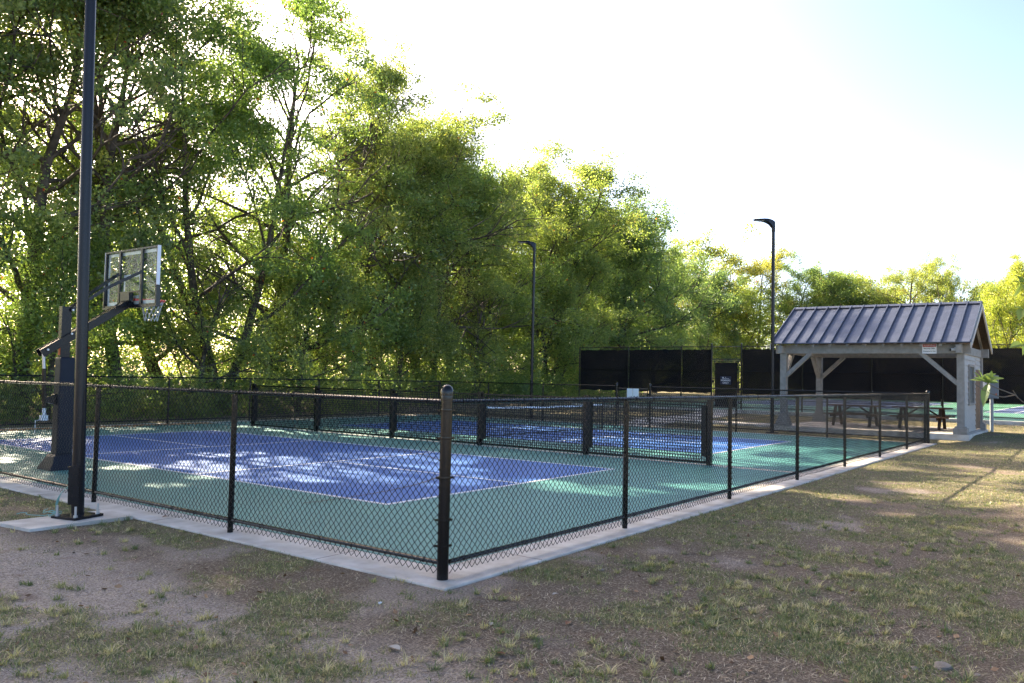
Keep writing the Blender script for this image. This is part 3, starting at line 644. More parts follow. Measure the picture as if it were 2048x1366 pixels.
# roof: two slopes with standing seams
th_r = math.atan2(zr - ze, xr - ex0)
for sgn in (-1, 1):
    b = MB(); xe = ex0 if sgn < 0 else ex1
    b.loft([[(xe, y, ze - .012), (xr, y, zr - .012), (xr, y, zr + .012), (xe, y, ze + .012)] for y in (ry0, ry1)])
    n_ = 15
    for k in range(n_ + 1):
        y = ry0 + (ry1 - ry0) * k / n_; y = min(max(y, ry0 + .016), ry1 - .016)
        b.loft([[(xe, y - .013, ze + .010), (xe, y + .015, ze + .010), (xe, y + .015, ze + .085), (xe, y - .013, ze + .085)], [(xr, y - .013, zr + .010), (xr, y + .015, zr + .010), (xr, y + .015, zr + .085), (xr, y - .013, zr + .085)]])
    part(b, 'roof', M['roof'])
    # plank deck under the metal
    b = MB(); b.loft([[(xe + .03*(-sgn), y, ze - .04), (xr, y, zr - .052), (xr, y, zr - .02), (xe + .03*(-sgn), y, ze - .014)] for y in (ry0 + .04, ry1 - .04)]); part(b, 'roof_deck', M['dwood'])
    for k in range(11):
        y = ry0 + .3 + (ry1 - ry0 - .6) * k / 10
        b = MB(); b.loft([[(xe - sgn*.10, yy, ze - .12), (xr - .0*sgn, yy, zr - .19), (xr, yy, zr - .055), (xe - sgn*.10, yy, ze - .008 - .03)] for yy in (y - .035, y + .035)]); part(b, 'rafter', M['pwood'])
    for yy in (ry0, ry1):
        b = MB(); a_, c_ = (yy - .02, yy + .02)
        b.loft([[(xe, q, ze - .19), (xr, q, zr - .19), (xr, q, zr - .013), (xe, q, ze - .013)] for q in (a_, c_)]); part(b, 'barge_board', M['siding'])
b = MB(); b.loft([[(xr - .13, y, zr - .01), (xr, y, zr + .075), (xr + .13, y, zr - .01), (xr, y, zr + .05)] for y in (ry0 - .01, ry1 + .01)]); part(b, 'ridge_cap', M['roof'])
b = MB(); b.bar((XF + .1, YR + .35, BT), (xr, YR + .35, zr - .2), .07, .16, (0, 1, 0)); b.bar((XB - .1, YR + .35, BT), (xr, YR + .35, zr - .2), .07, .16, (0, 1, 0)); part(b, 'truss', M['bwood'])
# sided end wall with lap boards and a shuttered window
wl = MB(); yw = YR - .02; wx0, wx1 = XF + .13, XB - 1.35; nb = 15; hb = (BB + .16 - PZ) / nb
win = (wx0 + 1.2, wx0 + 2.3, PZ + .98, PZ + 2.18)
for k in range(nb):
    za = PZ + .03 + k * hb; zb_ = za + hb + .012
    segs = [(wx0, wx1)]
    if zb_ > win[2] and za < win[3]: segs = [(wx0, win[0]), (win[1], wx1)]
    for xa, xb_ in segs: wl.loft([[(x, yw - .035, za), (x, yw + .01, za), (x, yw + .01, zb_), (x, yw - .008, zb_)] for x in (xa, xb_)])
wall = part(wl, 'siding_wall', M['siding'])
b = MB()
for q in ((win[0] - .07, win[1] + .07, win[2] - .08, win[2]), (win[0] - .07, win[1] + .07, win[3], win[3] + .08), (win[0] - .07, win[0], win[2] + .001, win[3] - .001), (win[1], win[1] + .07, win[2] + .001, win[3] - .001)): b.box((q[0], yw - .065, q[2]), (q[1], yw + .02, q[3]))
wf = part(b, 'window', M['pwood'], None); wb = MB(); wb.box((win[0] + .002, yw - .012, win[2] + .002), (win[1] - .002, yw + .008, win[3] - .002)); part(wb, 'shutter', M['shutter'], wf)
b = MB(); b.box((wx1 + .003, yw - .02, PZ + .06), (XB - .13, yw + .01, PZ + 1.28)); b.box((wx1 + .003, yw - .02, PZ + 1.284), (XB - .13, yw + .01, PZ + 2.12)); part(b, 'bare_sheathing', M['bwood'])
b = MB()
for k in range(4): b.loft([[(x, yw - .033, PZ + 2.12 + k*.165), (x, yw + .01, PZ + 2.12 + k*.165), (x, yw + .01, PZ + 2.29 + k*.165), (x, yw - .008, PZ + 2.29 + k*.165)] for x in (wx1 + .003, XB - .13)])
part(b, 'upper_siding', M['siding'])
b = MB(); b.box((wx0, yw - .06, PZ + .001), (XB - .11, yw + .05, PZ + .028)); part(b, 'sill_plate', M['pwood'])
# sign and camera on the front beam
sg = thing('warning_sign', (XF - .10, -3.02, 2.97), 'small white security notice with a red header on the shelter beam', 'sign')
MB().box((-.008, -.21, -.16), (0, .21, .16)).build('plate', M['white'], sg); MB().box((-.012, -.195, .055), (-.0085, .195, .145)).build('header_band', M['signred'], sg)
text_part('WARNING', .072, M['white'], sg, (-.0135, 0, .100), RW); text_part('Security 24hr', .062, M['ink'], sg, (-.0100, 0, .005), RW); text_part('Cameras In Use', .056, M['ink'], sg, (-.0100, 0, -.085), RW)
cm = thing('security_camera', (XF - .10, -3.80, 2.95), 'white security camera fixed at the right end of the shelter beam', 'camera')
b = MB(); b.box((-.03, -.06, -.06), (.0, .06, .06)); b.build('bracket', M['pvc'], cm)
b = MB(); b.tube([(-.05, -.10, .0), (-.12, .14, -.02)], .045, 14); b.build('housing', M['pvc'], cm, True)
b = MB(); b.tube([(-.121, .141, -.02), (-.133, .18, -.022)], .040, 14); b.build('lens', M['ink'], cm, True)
# electrical box with conduit behind the wall
eb = thing('electrical_box', (26.02, -4.12, PZ), 'grey electrical box on a tall conduit at the right end of the shelter', 'electrical box')
b = MB(); b.box((-.10, -.33, 1.12), (.22, -.02, 1.95)); b.box((-.12, -.345, 1.14), (-.101, -.005, 1.93)); o = b.build('enclosure', M['elec'], eb)
b = MB(); b.box((-.13, -.0, 1.45), (.08, .12, 1.88)); b.build('meter_housing', M['pvc'], eb)
b = MB(); b.tube([(-.02, -.13, -.30), (-.02, -.13, 1.12)], .060, 12)
for zz in (.28, .9): b.tube([(-.02, -.13, zz), (-.02, -.13, zz + .06)], .07, 12)
b.build('conduit', M['elec'], eb, True)
b = MB(); b.box((-.14, -.30, 1.22), (-.121, -.27, 1.30)); b.build('padlock', M['orange'], eb)

# picnic tables
def picnic(loc, label):
    t = thing('picnic_table', loc, label, 'picnic table', 'picnic tables under the shelter')
    b = MB()
    for k in range(5): b.box((-.37 + k*.15, -.92, .72), (-.23 + k*.15, .92, .76))
    b.build('table_top', M['table'], t)
    for sx in (-1, 1):
        b = MB()
        for k in (0, 1): xx = sx * .66 + (k - .5) * .15; b.box((xx - .068, -.92, .42), (xx + .068, .92, .46))
        b.build('bench', M['table'], t)
    for y in (-.62, .62):
        b = MB(); b.bar((-.26, y, .72), (-.60, y, .0), .05, .10, (0, 1, 0)); b.bar((.26, y, .72), (.60, y, .0), .05, .10, (0, 1, 0)); b.box((-.76, y + .027, .33), (.76, y + .067, .42)); b.bar((0, y, .40), (0, y*.25, .70), .05, .08, (1, 0, 0)); b.build('leg_frame', M['dwood'], t)
    return t
picnic((23.7, -.15, PZ), 'brown wooden picnic table under the shelter, the left one of two')
picnic((23.9, -2.35, PZ), 'brown wooden picnic table nearest the sided wall of the shelter')

# ------------------------------------------------------------------ trees
def tree_data(seed, H=16., R=4.2, cb=.22, nl=38000, leaf=.15, open_=1., lean=.06, limbs=15, crown='oval', ntr=1, twigs=4, blob=.42, trunk_r=.24):
    r = np.random.default_rng(seed); mb = MB(); nodes = []
    def poly(p, d, L, n, curl, up=0.):
        P = [p]; d = d / np.linalg.norm(d)
        for i in range(n):
            d = d + r.normal(0, curl, 3) + np.array([0, 0, up]); d /= np.linalg.norm(d); P.append(P[-1] + d * L / n)
        return np.array(P)
    for q in range(ntr):
        base = np.array([0, 0, -.15]) if ntr == 1 else np.array([r.normal(0, .35), r.normal(0, .35), -.15])
        d0 = np.array([r.normal(0, lean), r.normal(0, lean), 1.]) if ntr == 1 else np.array([r.normal(0, .22), r.normal(0, .22), 1.])
        hh = H * (.86 if q == 0 else r.uniform(.68, .82)); T = poly(base, d0, hh, 12, .05, .03)
        tr = trunk_r * (1 if ntr == 1 else .75); rad = tr * (1 - np.linspace(0, 1, 13)) ** .75 + .02; rad[0] *= 1.35
        mb.tube(T, rad, 9, 0, False)
        for i in range(limbs // ntr + 1):
            f = cb + (1 - cb) * ((i + r.uniform(0, 1)) / (limbs // ntr + 1)); f = min(f, .985); s_ = f * 12; j = min(int(s_), 11)
            p = T[j] + (T[j+1] - T[j]) * (s_ - j); az = i * 2.4 + r.uniform(-.5, .5)
            u = (f - cb) / (1 - cb)
            prof = {'oval': math.sin(math.pi * min(1, .18 + .74 * u)) ** .6, 'broad': (1 - u * .5) * (.75 if u < .15 else 1), 'cone': 1 - .8 * u, 'up': .55 + .45 * math.sin(math.pi * u)}[crown]
            L = R * prof * r.uniform(.75, 1.18); el = math.radians(r.uniform(5, 32) + 30 * u)
            B = poly(p, np.array([math.cos(az) * math.cos(el), math.sin(az) * math.cos(el), math.sin(el)]), L, 6, .16, .05)
            br = max(.03, rad[j] * .5); mb.tube(B, np.linspace(br, .016, 7), 6, 0, False)
            for k in range(6):
                m_ = r.uniform(.30, 1) * 6; jj = min(int(m_), 5); pb = B[jj] + (B[jj+1] - B[jj]) * (m_ - jj)
                dd = (B[jj+1] - B[jj]); dd /= np.linalg.norm(dd); dd = dd + r.normal(0, .65, 3) + (0, 0, .1)
                S = poly(pb, dd, L * r.uniform(.28, .5), 4, .2, .0); mb.tube(S, np.linspace(max(.012, br * .4), .007, 5), 4, 0, False)
                for z in range(twigs):
                    if r.random() > open_: continue
                    sp = S[r.integers(1, 5)]; tw = poly(sp, r.normal(0, 1, 3), r.uniform(.35, .9), 3, .25, -.05)
                    if z < 2: mb.tube(tw, np.linspace(.009, .004, 4), 3, 0, False)
                    nodes += [tw[1], tw[2], tw[3]]
                nodes += [S[3], S[4]]
    nodes = np.array(nodes); n = len(nodes)
    wgt = r.gamma(.9, 1, n); cnt = r.multinomial(nl, wgt / wgt.sum()); c = np.repeat(nodes, cnt, 0)
    tone = np.repeat(r.normal(0, .10, n) + .12 * (vnoise(nodes[:, 0] + 50, nodes[:, 1] + nodes[:, 2] * .7 + 50, 2.2, seed) - .5) * 2, cnt)
    c = c + r.normal(0, 1, c.shape) * (blob * np.array([1, 1, .72]))
    m = len(c); d = r.normal(0, 1, (m, 3)); d[:, 2] -= .35; d /= np.linalg.norm(d, axis=1, keepdims=True)
    nn = r.normal(0, 1, (m, 3)); nn[:, 2] += .5; sd = np.cross(d, nn); sd /= np.linalg.norm(sd, axis=1, keepdims=True)
    l_ = leaf * r.uniform(.6, 1.3, (m, 1)); V = np.stack([c - d*l_*.5, c + sd*l_*.30 - d*l_*.05, c + d*l_*.5, c - sd*l_*.30 - d*l_*.05], 1).reshape(-1, 3)
    tint = np.clip(.45 + tone + r.normal(0, .17, m), 0, .975); red = r.random(m) < .0022; tint[red] = 1.
    return mb, V, tint
def tree_meshes(seed, bark_='bark', **k):
    mb, V, tint = tree_data(seed, **k)
    return (mb.mesh('trunk', M[bark_], True), quads_mesh('crown', V, M['leaf'], 4, [('tint', 'FACE', tint)]), k.get('H', 16.), V, tint)
TV = {
 'broad': tree_meshes(1, H=16, R=6.2, cb=.14, nl=76000, leaf=.12, crown='broad', limbs=28, blob=.26, open_=.85),
 'oval':  tree_meshes(2, H=16, R=5.8, cb=.12, nl=72000, leaf=.12, crown='oval', limbs=28, blob=.26, open_=.85),
 'open':  tree_meshes(3, H=16, R=6.4, cb=.20, nl=44000, leaf=.12, crown='broad', limbs=20, open_=.6, blob=.25),
 'multi': tree_meshes(4, H=16, R=5.6, cb=.18, nl=66000, leaf=.12, crown='up', limbs=28, ntr=3, blob=.26, open_=.8),
 'dense': tree_meshes(5, H=14, R=5.8, cb=.05, nl=76000, leaf=.15, crown='oval', limbs=30, blob=.36),
 'airy':  tree_meshes(6, 'bark2', H=14, R=4.8, cb=.25, nl=18000, leaf=.16, crown='up', limbs=18, open_=.5, ntr=2, blob=.26),
 'low':   tree_meshes(7, H=9, R=5.2, cb=.04, nl=46000, leaf=.13, crown='broad', limbs=22, blob=.36, trunk_r=.16),
 'vine':  tree_meshes(8, H=16, R=4.8, cb=.10, nl=52000, leaf=.12, crown='oval', limbs=24, lean=.16, blob=.25),
 'high':  tree_meshes(9, H=18, R=6.2, cb=.46, nl=60000, leaf=.125, crown='oval', limbs=26, blob=.28, open_=.85),
}
SUN = np.array([math.sin(a) * math.cos(e), math.cos(a) * math.cos(e), math.sin(e)]) if False else np.array([math.sin(math.radians(SUN_AZ)) * math.cos(math.radians(SUN_EL)), math.cos(math.radians(SUN_AZ)) * math.cos(math.radians(SUN_EL)), math.sin(math.radians(SUN_EL))])
def gaps(P):                 # picks leaves to cut from crowns along sun rays, shaping sun patches on the ground
    k = P[:, 2:3] / SUN[2]; G = P - SUN * k; x, y = G[:, 0], G[:, 1]
    n = fbm(x + .25 * y, y * .8, 2.9, 91, 4)
    def blob(cx, cy, rx, ry): return np.exp(-((x - cx) / rx) ** 2 - ((y - cy) / ry) ** 2)
    f = .20 + .42 * blob(1.3, 5.0, 3.2, 3.4) + .16 * blob(-1.3, 3.5, 1.6, 5) + .10 * blob(12, 4, 8, 5) + .10 * blob(5, 13, 12, 3) + .14 * blob(13, -6.5, 7, 1.3) 
    f = f - .22 * sstep(-.5, -2.5, y) * sstep(4, 0, x) - .09 * sstep(-1, -4, y) * sstep(0, 4, x)
    return n < (.5 + (f - .5) * .55)
def tree(kind, x, y, top, label, group, tint=(1, 1, 1), rz=None, wide=1., cat='tree', name='tree'):
    tr, cr, H, LV, LT = TV[kind]; z0 = float(hgt(x, y, False)) - .05; s_ = (top - z0) / (H * .985)
    t = thing(name, (x, y, z0), label, cat, group, rz if rz is not None else random.Random(int(x*37+y*91)).uniform(0, 6.28)); t.scale = (s_*wide, s_*wide, s_)
    if 15 < y < 31 and x < 40:
        q = LV.reshape(-1, 4, 3).mean(1) * np.array([s_*wide, s_*wide, s_]); az = t.rotation_euler[2]
        P = np.stack([x + q[:, 0]*math.cos(az) - q[:, 1]*math.sin(az), y + q[:, 0]*math.sin(az) + q[:, 1]*math.cos(az), z0 + q[:, 2]], 1); kp = ~gaps(P)
        cr = quads_mesh('crown', LV.reshape(-1, 4, 3)[kp].reshape(-1, 3), M['leaf'], 4, [('tint', 'FACE', LT[kp])])
    link('trunk', tr, t); c = link('crown', cr, t); c.color = (*tint, 1); return t
GW = 'tall trees of the wood behind the courts'
# (px, row Y, top z, kind, tint, wide, label)
woods = [
 (-60, 22.5, 19.0, 'high', (.9, .95, .8), 1.00, 'tall tree cut off by the left edge of the frame, leaning trunks at its foot'),
 (40, 21.5, 17.5, 'broad', (.85, .9, .8), 1.00, 'tall leafy tree left of the tall lamp post, above the backboard side'),
 (150, 24.0, 19.0, 'high', (1., .92, .75), 1.00, 'dusky tree right behind the tall near lamp post'),
 (245, 21.8, 18.5, 'high', (.8, .95, .75), 1.00, 'dark green tree rising straight above the backboard'),
 (345, 23.5, 18.0, 'vine', (1.1, 1.05, .8), 1.00, 'open sunlit tree with bare pale limbs right of the backboard'),
 (440, 21.5, 17.0, 'multi', (.85, 1., .75), 1.00, 'many stemmed tree with heavy dark foliage at the upper left centre'),
 (545, 22.5, 18.2, 'broad', (.9, 1.02, .8), 1.00, 'tallest full crowned tree whose top meets the upper frame edge'),
 (640, 24.0, 18.3, 'oval', (1.1, 1.05, .85), 0.8, 'slim tree whose crown ends in the open sky near the top'),
 (705, 22.0, 16.2, 'vine', (.8, .9, .7), 1.15, 'ivy clad tree with a dark trunk left of the sky gap'),
 (775, 24.0, 17.2, 'open', (1., .95, .8), 1.26, 'half bare tree with white sky showing between its branches'),
 (865, 23.0, 15.6, 'multi', (1.05, 1., .8), 1.15, 'brownish green tree just above the domed corner post'),
 (955, 23.5, 16.4, 'broad', (1.1, 1.15, .8), 1.09, 'round topped bright green tree left of the far lamp post'),
 (1045, 24.5, 17.0, 'oval', (1.12, 1.08, .8), 1.32, 'yellow green tree towering over the far lamp post'),
 (1120, 23.0, 14.6, 'broad', (1.08, 1.05, .8), 1.03, 'light green tree directly right of the far lamp post'),
 (1180, 26.0, 15.2, 'oval', (1., 1.02, .8), 1.03, 'mid green tree sloping down towards the windscreen fence'),
 (1245, 25.0, 15.7, 'dense', (.75, .85, .8), 1.09, 'dark dense tree above the left end of the windscreen fence'),
 (1310, 27.0, 14.6, 'dense', (.85, .95, .8), 0.86, 'last dark tree of the wood before the lower distant trees'),
 # low trees under the tall ones
 (100, 20.6, 6.3, 'low', (.9, 1., .7), 1.00, 'low bushy tree behind the hoop post'),
 (400, 20.8, 6.3, 'low', (1.05, 1.05, .8), 1.00, 'low bushy tree below the open tree, right of the hoop net'),
 (600, 21.0, 7.0, 'low', (1.1, 1.1, .8), 1.00, 'low sunlit bush behind the divider fence left half'),
 (800, 21.5, 7.8, 'low', (1.1, 1.05, .8), 1.00, 'bright low tree under the sky gap left of the corner post'),
 (950, 21.5, 7.0, 'low', (1.15, 1.1, .8), 1.00, 'bushy low tree just right of the corner post top'),
 (1095, 22.5, 8.5, 'low', (1.1, 1.1, .8), 1.00, 'bushy low tree around the foot of the far lamp post'),
 (742, 26.5, 17.4, 'open', (1.05, 1.05, .8), 1.10, 'thin topped tree on the slope of the tree line left of the domed corner post'),
 (832, 27.0, 16.8, 'oval', (.95, 1.0, .8), 1.00, 'dull green tree filling the dip in the tree line above the corner post'),
 (912, 27.0, 15.2, 'multi', (1.0, 1.05, .8), 1.00, 'several stemmed tree in the dip just right of the corner post'),
 (1002, 28.0, 17.2, 'broad', (1.05, 1.02, .8), 1.00, 'yellowish tree making the second hump of the skyline'),
 (1085, 28.0, 16.4, 'multi', (1.1, 1.15, .8), 1.05, 'leafy tree behind the far lamp head'),
 (1150, 29.0, 15.6, 'broad', (1.1, 1.1, .8), 0.95, 'rounded tree just above the left corner of the windscreen fence'),
 (1215, 29.0, 15.6, 'multi', (.9, 1.0, .8), 1.00, 'shaded tree between the windscreen fence corner and the dark dense tree'),
 (1280, 30.0, 16.0, 'oval', (.9, .95, .8), 1.00, 'tall dark tree standing behind the end of the wood'),
]
for px, Y, top, kd, tn_, wd, lab in woods:
    x, y, _ = on_row(px, Y=Y); tree(kd, x, y, top, lab, None, tn_, None, wd)
# more of the same wood left of the view (they shade the lawn)
side = [(-15, 24, 19, 'high'), (-10.5, 22, 20, 'high'), (-6.5, 24.5, 20, 'high'), (-3.2, 21.5, 20, 'high'), (.2, 24, 20.5, 'high')]
for i, (x, y, tp_, kd) in enumerate(side):
    tree(kd, x, y, tp_, 'tall tree of the wood outside the left of the view', 'trees beyond the left edge of the photo')
# distant trees beyond the tennis courts
dist = [
 (1350, 74, 490, 'airy', (1.1, .95, .8), 1.1, 'thin half bare tree beside the end of the wood, behind the windscreen fence'),
 (1405, 70, 545, 'dense', (.55, .68, .7), .95, 'dark rounded tree behind the tall gate'),
 (1420, 84, 478, 'airy', (1.4, 1.2, .8), 1.2, 'thin tree with fine bare twigs at its top, left of the middle lamp post'),
 (1500, 80, 488, 'open', (1.4, 1.1, .7), .9, 'yellow turning tree just left of the middle lamp head post'),
 (1568, 80, 520, 'oval', (.9, 1., .8), .95, 'green tree directly behind the middle lamp post'),
 (1475, 76, 600, 'low', (1.2, 1.15, .7), 1.2, 'low bushes behind the windscreen fence left of the middle lamp post'),
 (1632, 82, 562, 'dense', (.9, .95, .8), 1.25, 'dark green tree above the left end of the shelter roof'),
 (1692, 82, 532, 'vine', (.85, .85, .8), 1.0, 'dull narrow tree standing above the shelter roof ridge'),
 (1745, 86, 575, 'low', (1.2, 1.1, .8), 1.2, 'low bushy tree between the dull narrow tree and the tall yellow green one'),
 (1800, 80, 506, 'open', (1.2, 1.08, .8), .9, 'yellow green tree with the highest crown above the shelter roof'),
 (1862, 84, 552, 'broad', (1.2, 1.1, .8), .75, 'rounded tree above the right part of the shelter roof'),
 (1908, 80, 526, 'airy', (1.25, 1.1, .8), .8, 'thin airy tree poking above its neighbours near the shelter gable'),
 (1955, 84, 582, 'dense', (.9, 1., .8), .9, 'dark low tree right behind the shelter gable'),
 (2010, 74, 552, 'dense', (1.4, 1.25, .6), .8, 'bright yellow tree at the right edge of the frame'),
 (2075, 76, 535, 'broad', (1.45, 1.25, .6), .9, 'bright yellow tree partly cut off by the right edge'),
]
for px, X, py, kd, tn_, wd, lab in dist:
    x, y, d = on_row(px, X=X); top = W(px, py, d)[2]; tree(kd, x, y, top, lab, None, tn_, None, wd)
# leafless dead tree
x, y, d = on_row(1630, X=82); top = W(1630, 518, d)[2]
mb, _, _ = tree_data(31, H=16, R=2.6, cb=.35, nl=10, limbs=9, crown='up', trunk_r=.2)
o = mb.build('dead_tree', M['bark2'], None, True); o.location = (x, y, .3); o.scale = ((top) / 16.,) * 3; tag(o, 'grey leafless dead tree rising above the distant woods', 'tree')

def leaf_mass(name, pts, nl, leaf, blob, label, cat, tint, base_tone=.4, seed=5):
    r = np.random.default_rng(seed); P = fix(pts); c = P[r.integers(0, len(P), nl)]
    tone = .15 * (vnoise(c[:, 0], c[:, 1] + c[:, 2], 1.3, seed) - .5) * 2
    c = c + r.normal(0, 1, c.shape) * blob; m = nl
    d = r.normal(0, 1, (m, 3)); d /= np.linalg.norm(d, axis=1, keepdims=True); nn = r.normal(0, 1, (m, 3)); nn[:, 2] += .5
    sd = np.cross(d, nn); sd /= np.linalg.norm(sd, axis=1, keepdims=True); l_ = leaf * r.uniform(.6, 1.3, (m, 1))
    c[:, 2] = np.maximum(c[:, 2], hgt(c[:, 0], c[:, 1], False) + .02)
    V = np.stack([c - d*l_*.5, c + sd*l_*.30, c + d*l_*.5, c - sd*l_*.30], 1).reshape(-1, 3)
    o = link(name, quads_mesh(name, V, M['leaf'], 4, [('tint', 'FACE', np.clip(base_tone + tone + r.normal(0, .16, m), 0, .97))])); o.color = (*tint, 1)
    return tag(o, label, cat, kind='stuff')
r = np.random.default_rng(11); pts = []
for k in range(900):                                            # shrubs along the wood's edge
    x = r.uniform(-14, 48); y = r.uniform(19.4, 23.5) + max(0, (x - 20)) * .06; hh = (1.2 + 2.6 * vnoise(np.array(x), np.array(y), 2.4, 4)) * r.uniform(.5, 1)
    if 21 < x < 29.6 and y < 20.5: continue
    for q in range(5): pts.append((x + r.normal(0, .4), y + r.normal(0, .3), hh * r.uniform(.05, 1) + float(hgt(x, y, False))))
leaf_mass('undergrowth', pts, 150000, .11, (.32, .32, .28), 'tangled green shrubs and vines along the foot of the wood', 'shrubs', (.85, .95, .8), .42)
pts = []
for k in range(1600):
    x = r.uniform(-16, 62); y = r.uniform(29, 40); hh = 6 + 8.0 * vnoise(np.array(x), np.array(y), 5, 8)
    pts += [(x + r.normal(0, .8), y + r.normal(0, .8), hh * r.uniform(.05, 1)) for q in range(4)]
leaf_mass('woodland', pts, 210000, .20, (.6, .6, .5), 'deeper wood filling the gaps behind the front row of trees', 'woods', (1.1, 1.1, .8), .5, 6)
pts = []
for k in range(1500):
    y = r.uniform(-30, 48); x = r.uniform(84, 98); hh = 6.0 + 8.0 * vnoise(np.array(x), np.array(y), 6, 18)
    pts += [(x + r.normal(0, .8), y + r.normal(0, .8), hh * r.uniform(.05, 1)) for q in range(4)]
leaf_mass('distant_woodland', pts, 120000, .30, (.8, .8, .7), 'mixed distant woods behind the tennis courts', 'woods', (1.0, 1.0, .8), .5, 7)

# magnolia twig reaching in from the right
mt = thing('magnolia', (*W(2420, 1500, 4.7)[:2], -.02), 'young magnolia whose leafy twigs reach in from the right edge', 'tree')
org = fix(mt.location)
def mp_(*a_): return W(*a_) - org
b = MB(); tk = [(0, 0, 0), mp_(2380, 1000, 4.7), mp_(2330, 600, 4.7), mp_(2350, 300, 4.7)]; b.tube(tk, [.03, .024, .016, .006], 8); b.build('trunk', M['bark2'], mt, True)
tw = [[(2350, 920, 4.7), (2140, 850, 4.6), (2048, 806, 4.5), (2030, 790, 4.48)], [(2030, 790, 4.48), (2012, 783, 4.47), (1990, 775, 4.46), (1962, 760, 4.45)], [(2030, 790, 4.48), (2005, 795, 4.5), (1975, 785, 4.44), (1950, 768, 4.42)], [(2036, 796, 4.5), (2026, 781, 4.5)],
      [(2330, 640, 4.7), (2150, 590, 4.6), (2048, 572, 4.5), (2040, 566, 4.5)], [(2340, 760, 4.7), (2150, 700, 4.6), (2046, 688, 4.5)]]
b = MB()
for q in tw:
    P = np.array([mp_(*p_) for p_ in q]); s_ = np.linspace(0, len(P) - 1, 16); Q = np.stack([np.interp(s_, range(len(P)), P[:, c]) for c in range(3)], 1); Q[1:-1] = (Q[:-2] + Q[1:-1] + Q[2:]) / 3
    b.tube(Q, np.linspace(.0035, .0018, 16), 6)
b.build('twig', M['bark2'], mt, True)
def mag_leaf(mb, p, d, nrm, L, w_=.36):
    d = fix(d); d /= np.linalg.norm(d); s_ = np.cross(d, fix(nrm)); s_ /= np.linalg.norm(s_); u = np.cross(s_, d); k = 7; vs = []
    for i in range(k + 1):
        t = i / k; hw = L * w_ * .5 * math.sin(math.pi * min(.985, t ** .85)) + .001; c = p + d * L * t - u * L * .22 * t * t
        vs += [c + s_ * hw + u * hw * .35, c, c - s_ * hw + u * hw * .35]
    mb.add(vs, [(3*i, 3*i+1, 3*i+4, 3*i+3) for i in range(k)] + [(3*i+1, 3*i+2, 3*i+5, 3*i+4) for i in range(k)])
lm = MB(); rl = random.Random(5)
for c0, ends_ in ((mp_(1964, 762, 4.45), [(1952, 742), (1962, 738), (1978, 740), (1990, 744), (2003, 752), (1946, 758), (2000, 760)]), (mp_(1978, 766, 4.44), [(1963, 806), (1985, 742), (1972, 747), (1992, 762), (1957, 752)]),
                  (mp_(2042, 566, 4.5), [(2038, 542), (2028, 560), (2060, 548), (2034, 590), (2062, 600)]), (mp_(2047, 689, 4.5), [(2028, 686), (2038, 672), (2050, 706)]), (mp_(2046, 618, 4.5), [(2034, 612), (2040, 630)])):
    for ex_, ey_ in ends_:
        e_ = mp_(ex_, ey_, 4.45 + rl.uniform(-.06, .05)); L = max(.06, np.linalg.norm(e_ - c0) * 1.05); mag_leaf(lm, c0, e_ - c0, (rl.uniform(-.5, .5) - .4, rl.uniform(-.5, .5) - .3, .8), L, rl.uniform(.25, .36))
me_ = lm.mesh('foliage', M['mag'], True); at = me_.attributes.new('tint', 'FLOAT', 'FACE'); at.data.foreach_set('value', np.repeat(np.random.default_rng(2).uniform(.2, 1, len(me_.polygons) // 14 + 1), 14)[:len(me_.polygons)].astype(np.float32))
link('foliage', me_, mt)

# ------------------------------------------------------------------ grass, straw, stones
def outside(x, y):
    e_ = .05 * (fbm(x, y, .35, 63) - .45); ok = ~((x > SX0 + e_) & (x < SX1 - e_) & (y > SY0 + e_) & (y < SY1 - e_))
    ok &= ~((x > -3.95) & (x < -2.65) & (y > 1.38) & (y < 2.1)); ok &= ~((x > 21.1) & (x < 26.05) & (y > -4.2) & (y < 2.05)); ok &= x < 29.5
    ok &= ~((x > 20) & (x < 29.8) & (y > 6.1) & (y < 8.1))
    return ok
def view_pts(n, dmin, dmax, amax=.72, s=0, power=1.):
    r = np.random.default_rng(s); d = dmin * (dmax / dmin) ** (r.random(n) ** power); a_ = r.uniform(-amax, amax, n)
    return CAM[0] + d * (FW[0] + RT[0]*a_), CAM[1] + d * (FW[1] + RT[1]*a_), d
def blades(x, y, d, L, wd, lean, tint, seed, name, label, cat, mat_):
    r = np.random.default_rng(seed); n = len(x); z = hgt(x, y) - .005; az = r.uniform(0, 2*np.pi, n); th_ = az + r.normal(0, .5, n)
    dx, dy = np.cos(az), np.sin(az); sx, sy = -np.sin(az), np.cos(az); w2 = wd / 2
    base = np.stack([x, y, z], -1); mid = base + np.stack([dx*L*lean*.4, dy*L*lean*.4, L*np.sqrt(np.maximum(.02, 1-lean**2))*.6], -1); tip = base + np.stack([dx*L*lean, dy*L*lean, L*np.sqrt(np.maximum(.01, 1-lean**2))*.92], -1)
    S = np.stack([sx*w2, sy*w2, np.zeros(n)], -1)
    V = np.stack([base - S, base + S, mid + S*.8, mid - S*.8, mid - S*.8, mid + S*.8, tip + S*.12, tip - S*.12], 1).reshape(-1, 3)
    o = link(name, quads_mesh(name, V, mat_, 4, [('tint', 'FACE', np.repeat(tint, 2))])); return tag(o, label, cat, kind='stuff')
r = np.random.default_rng(42)
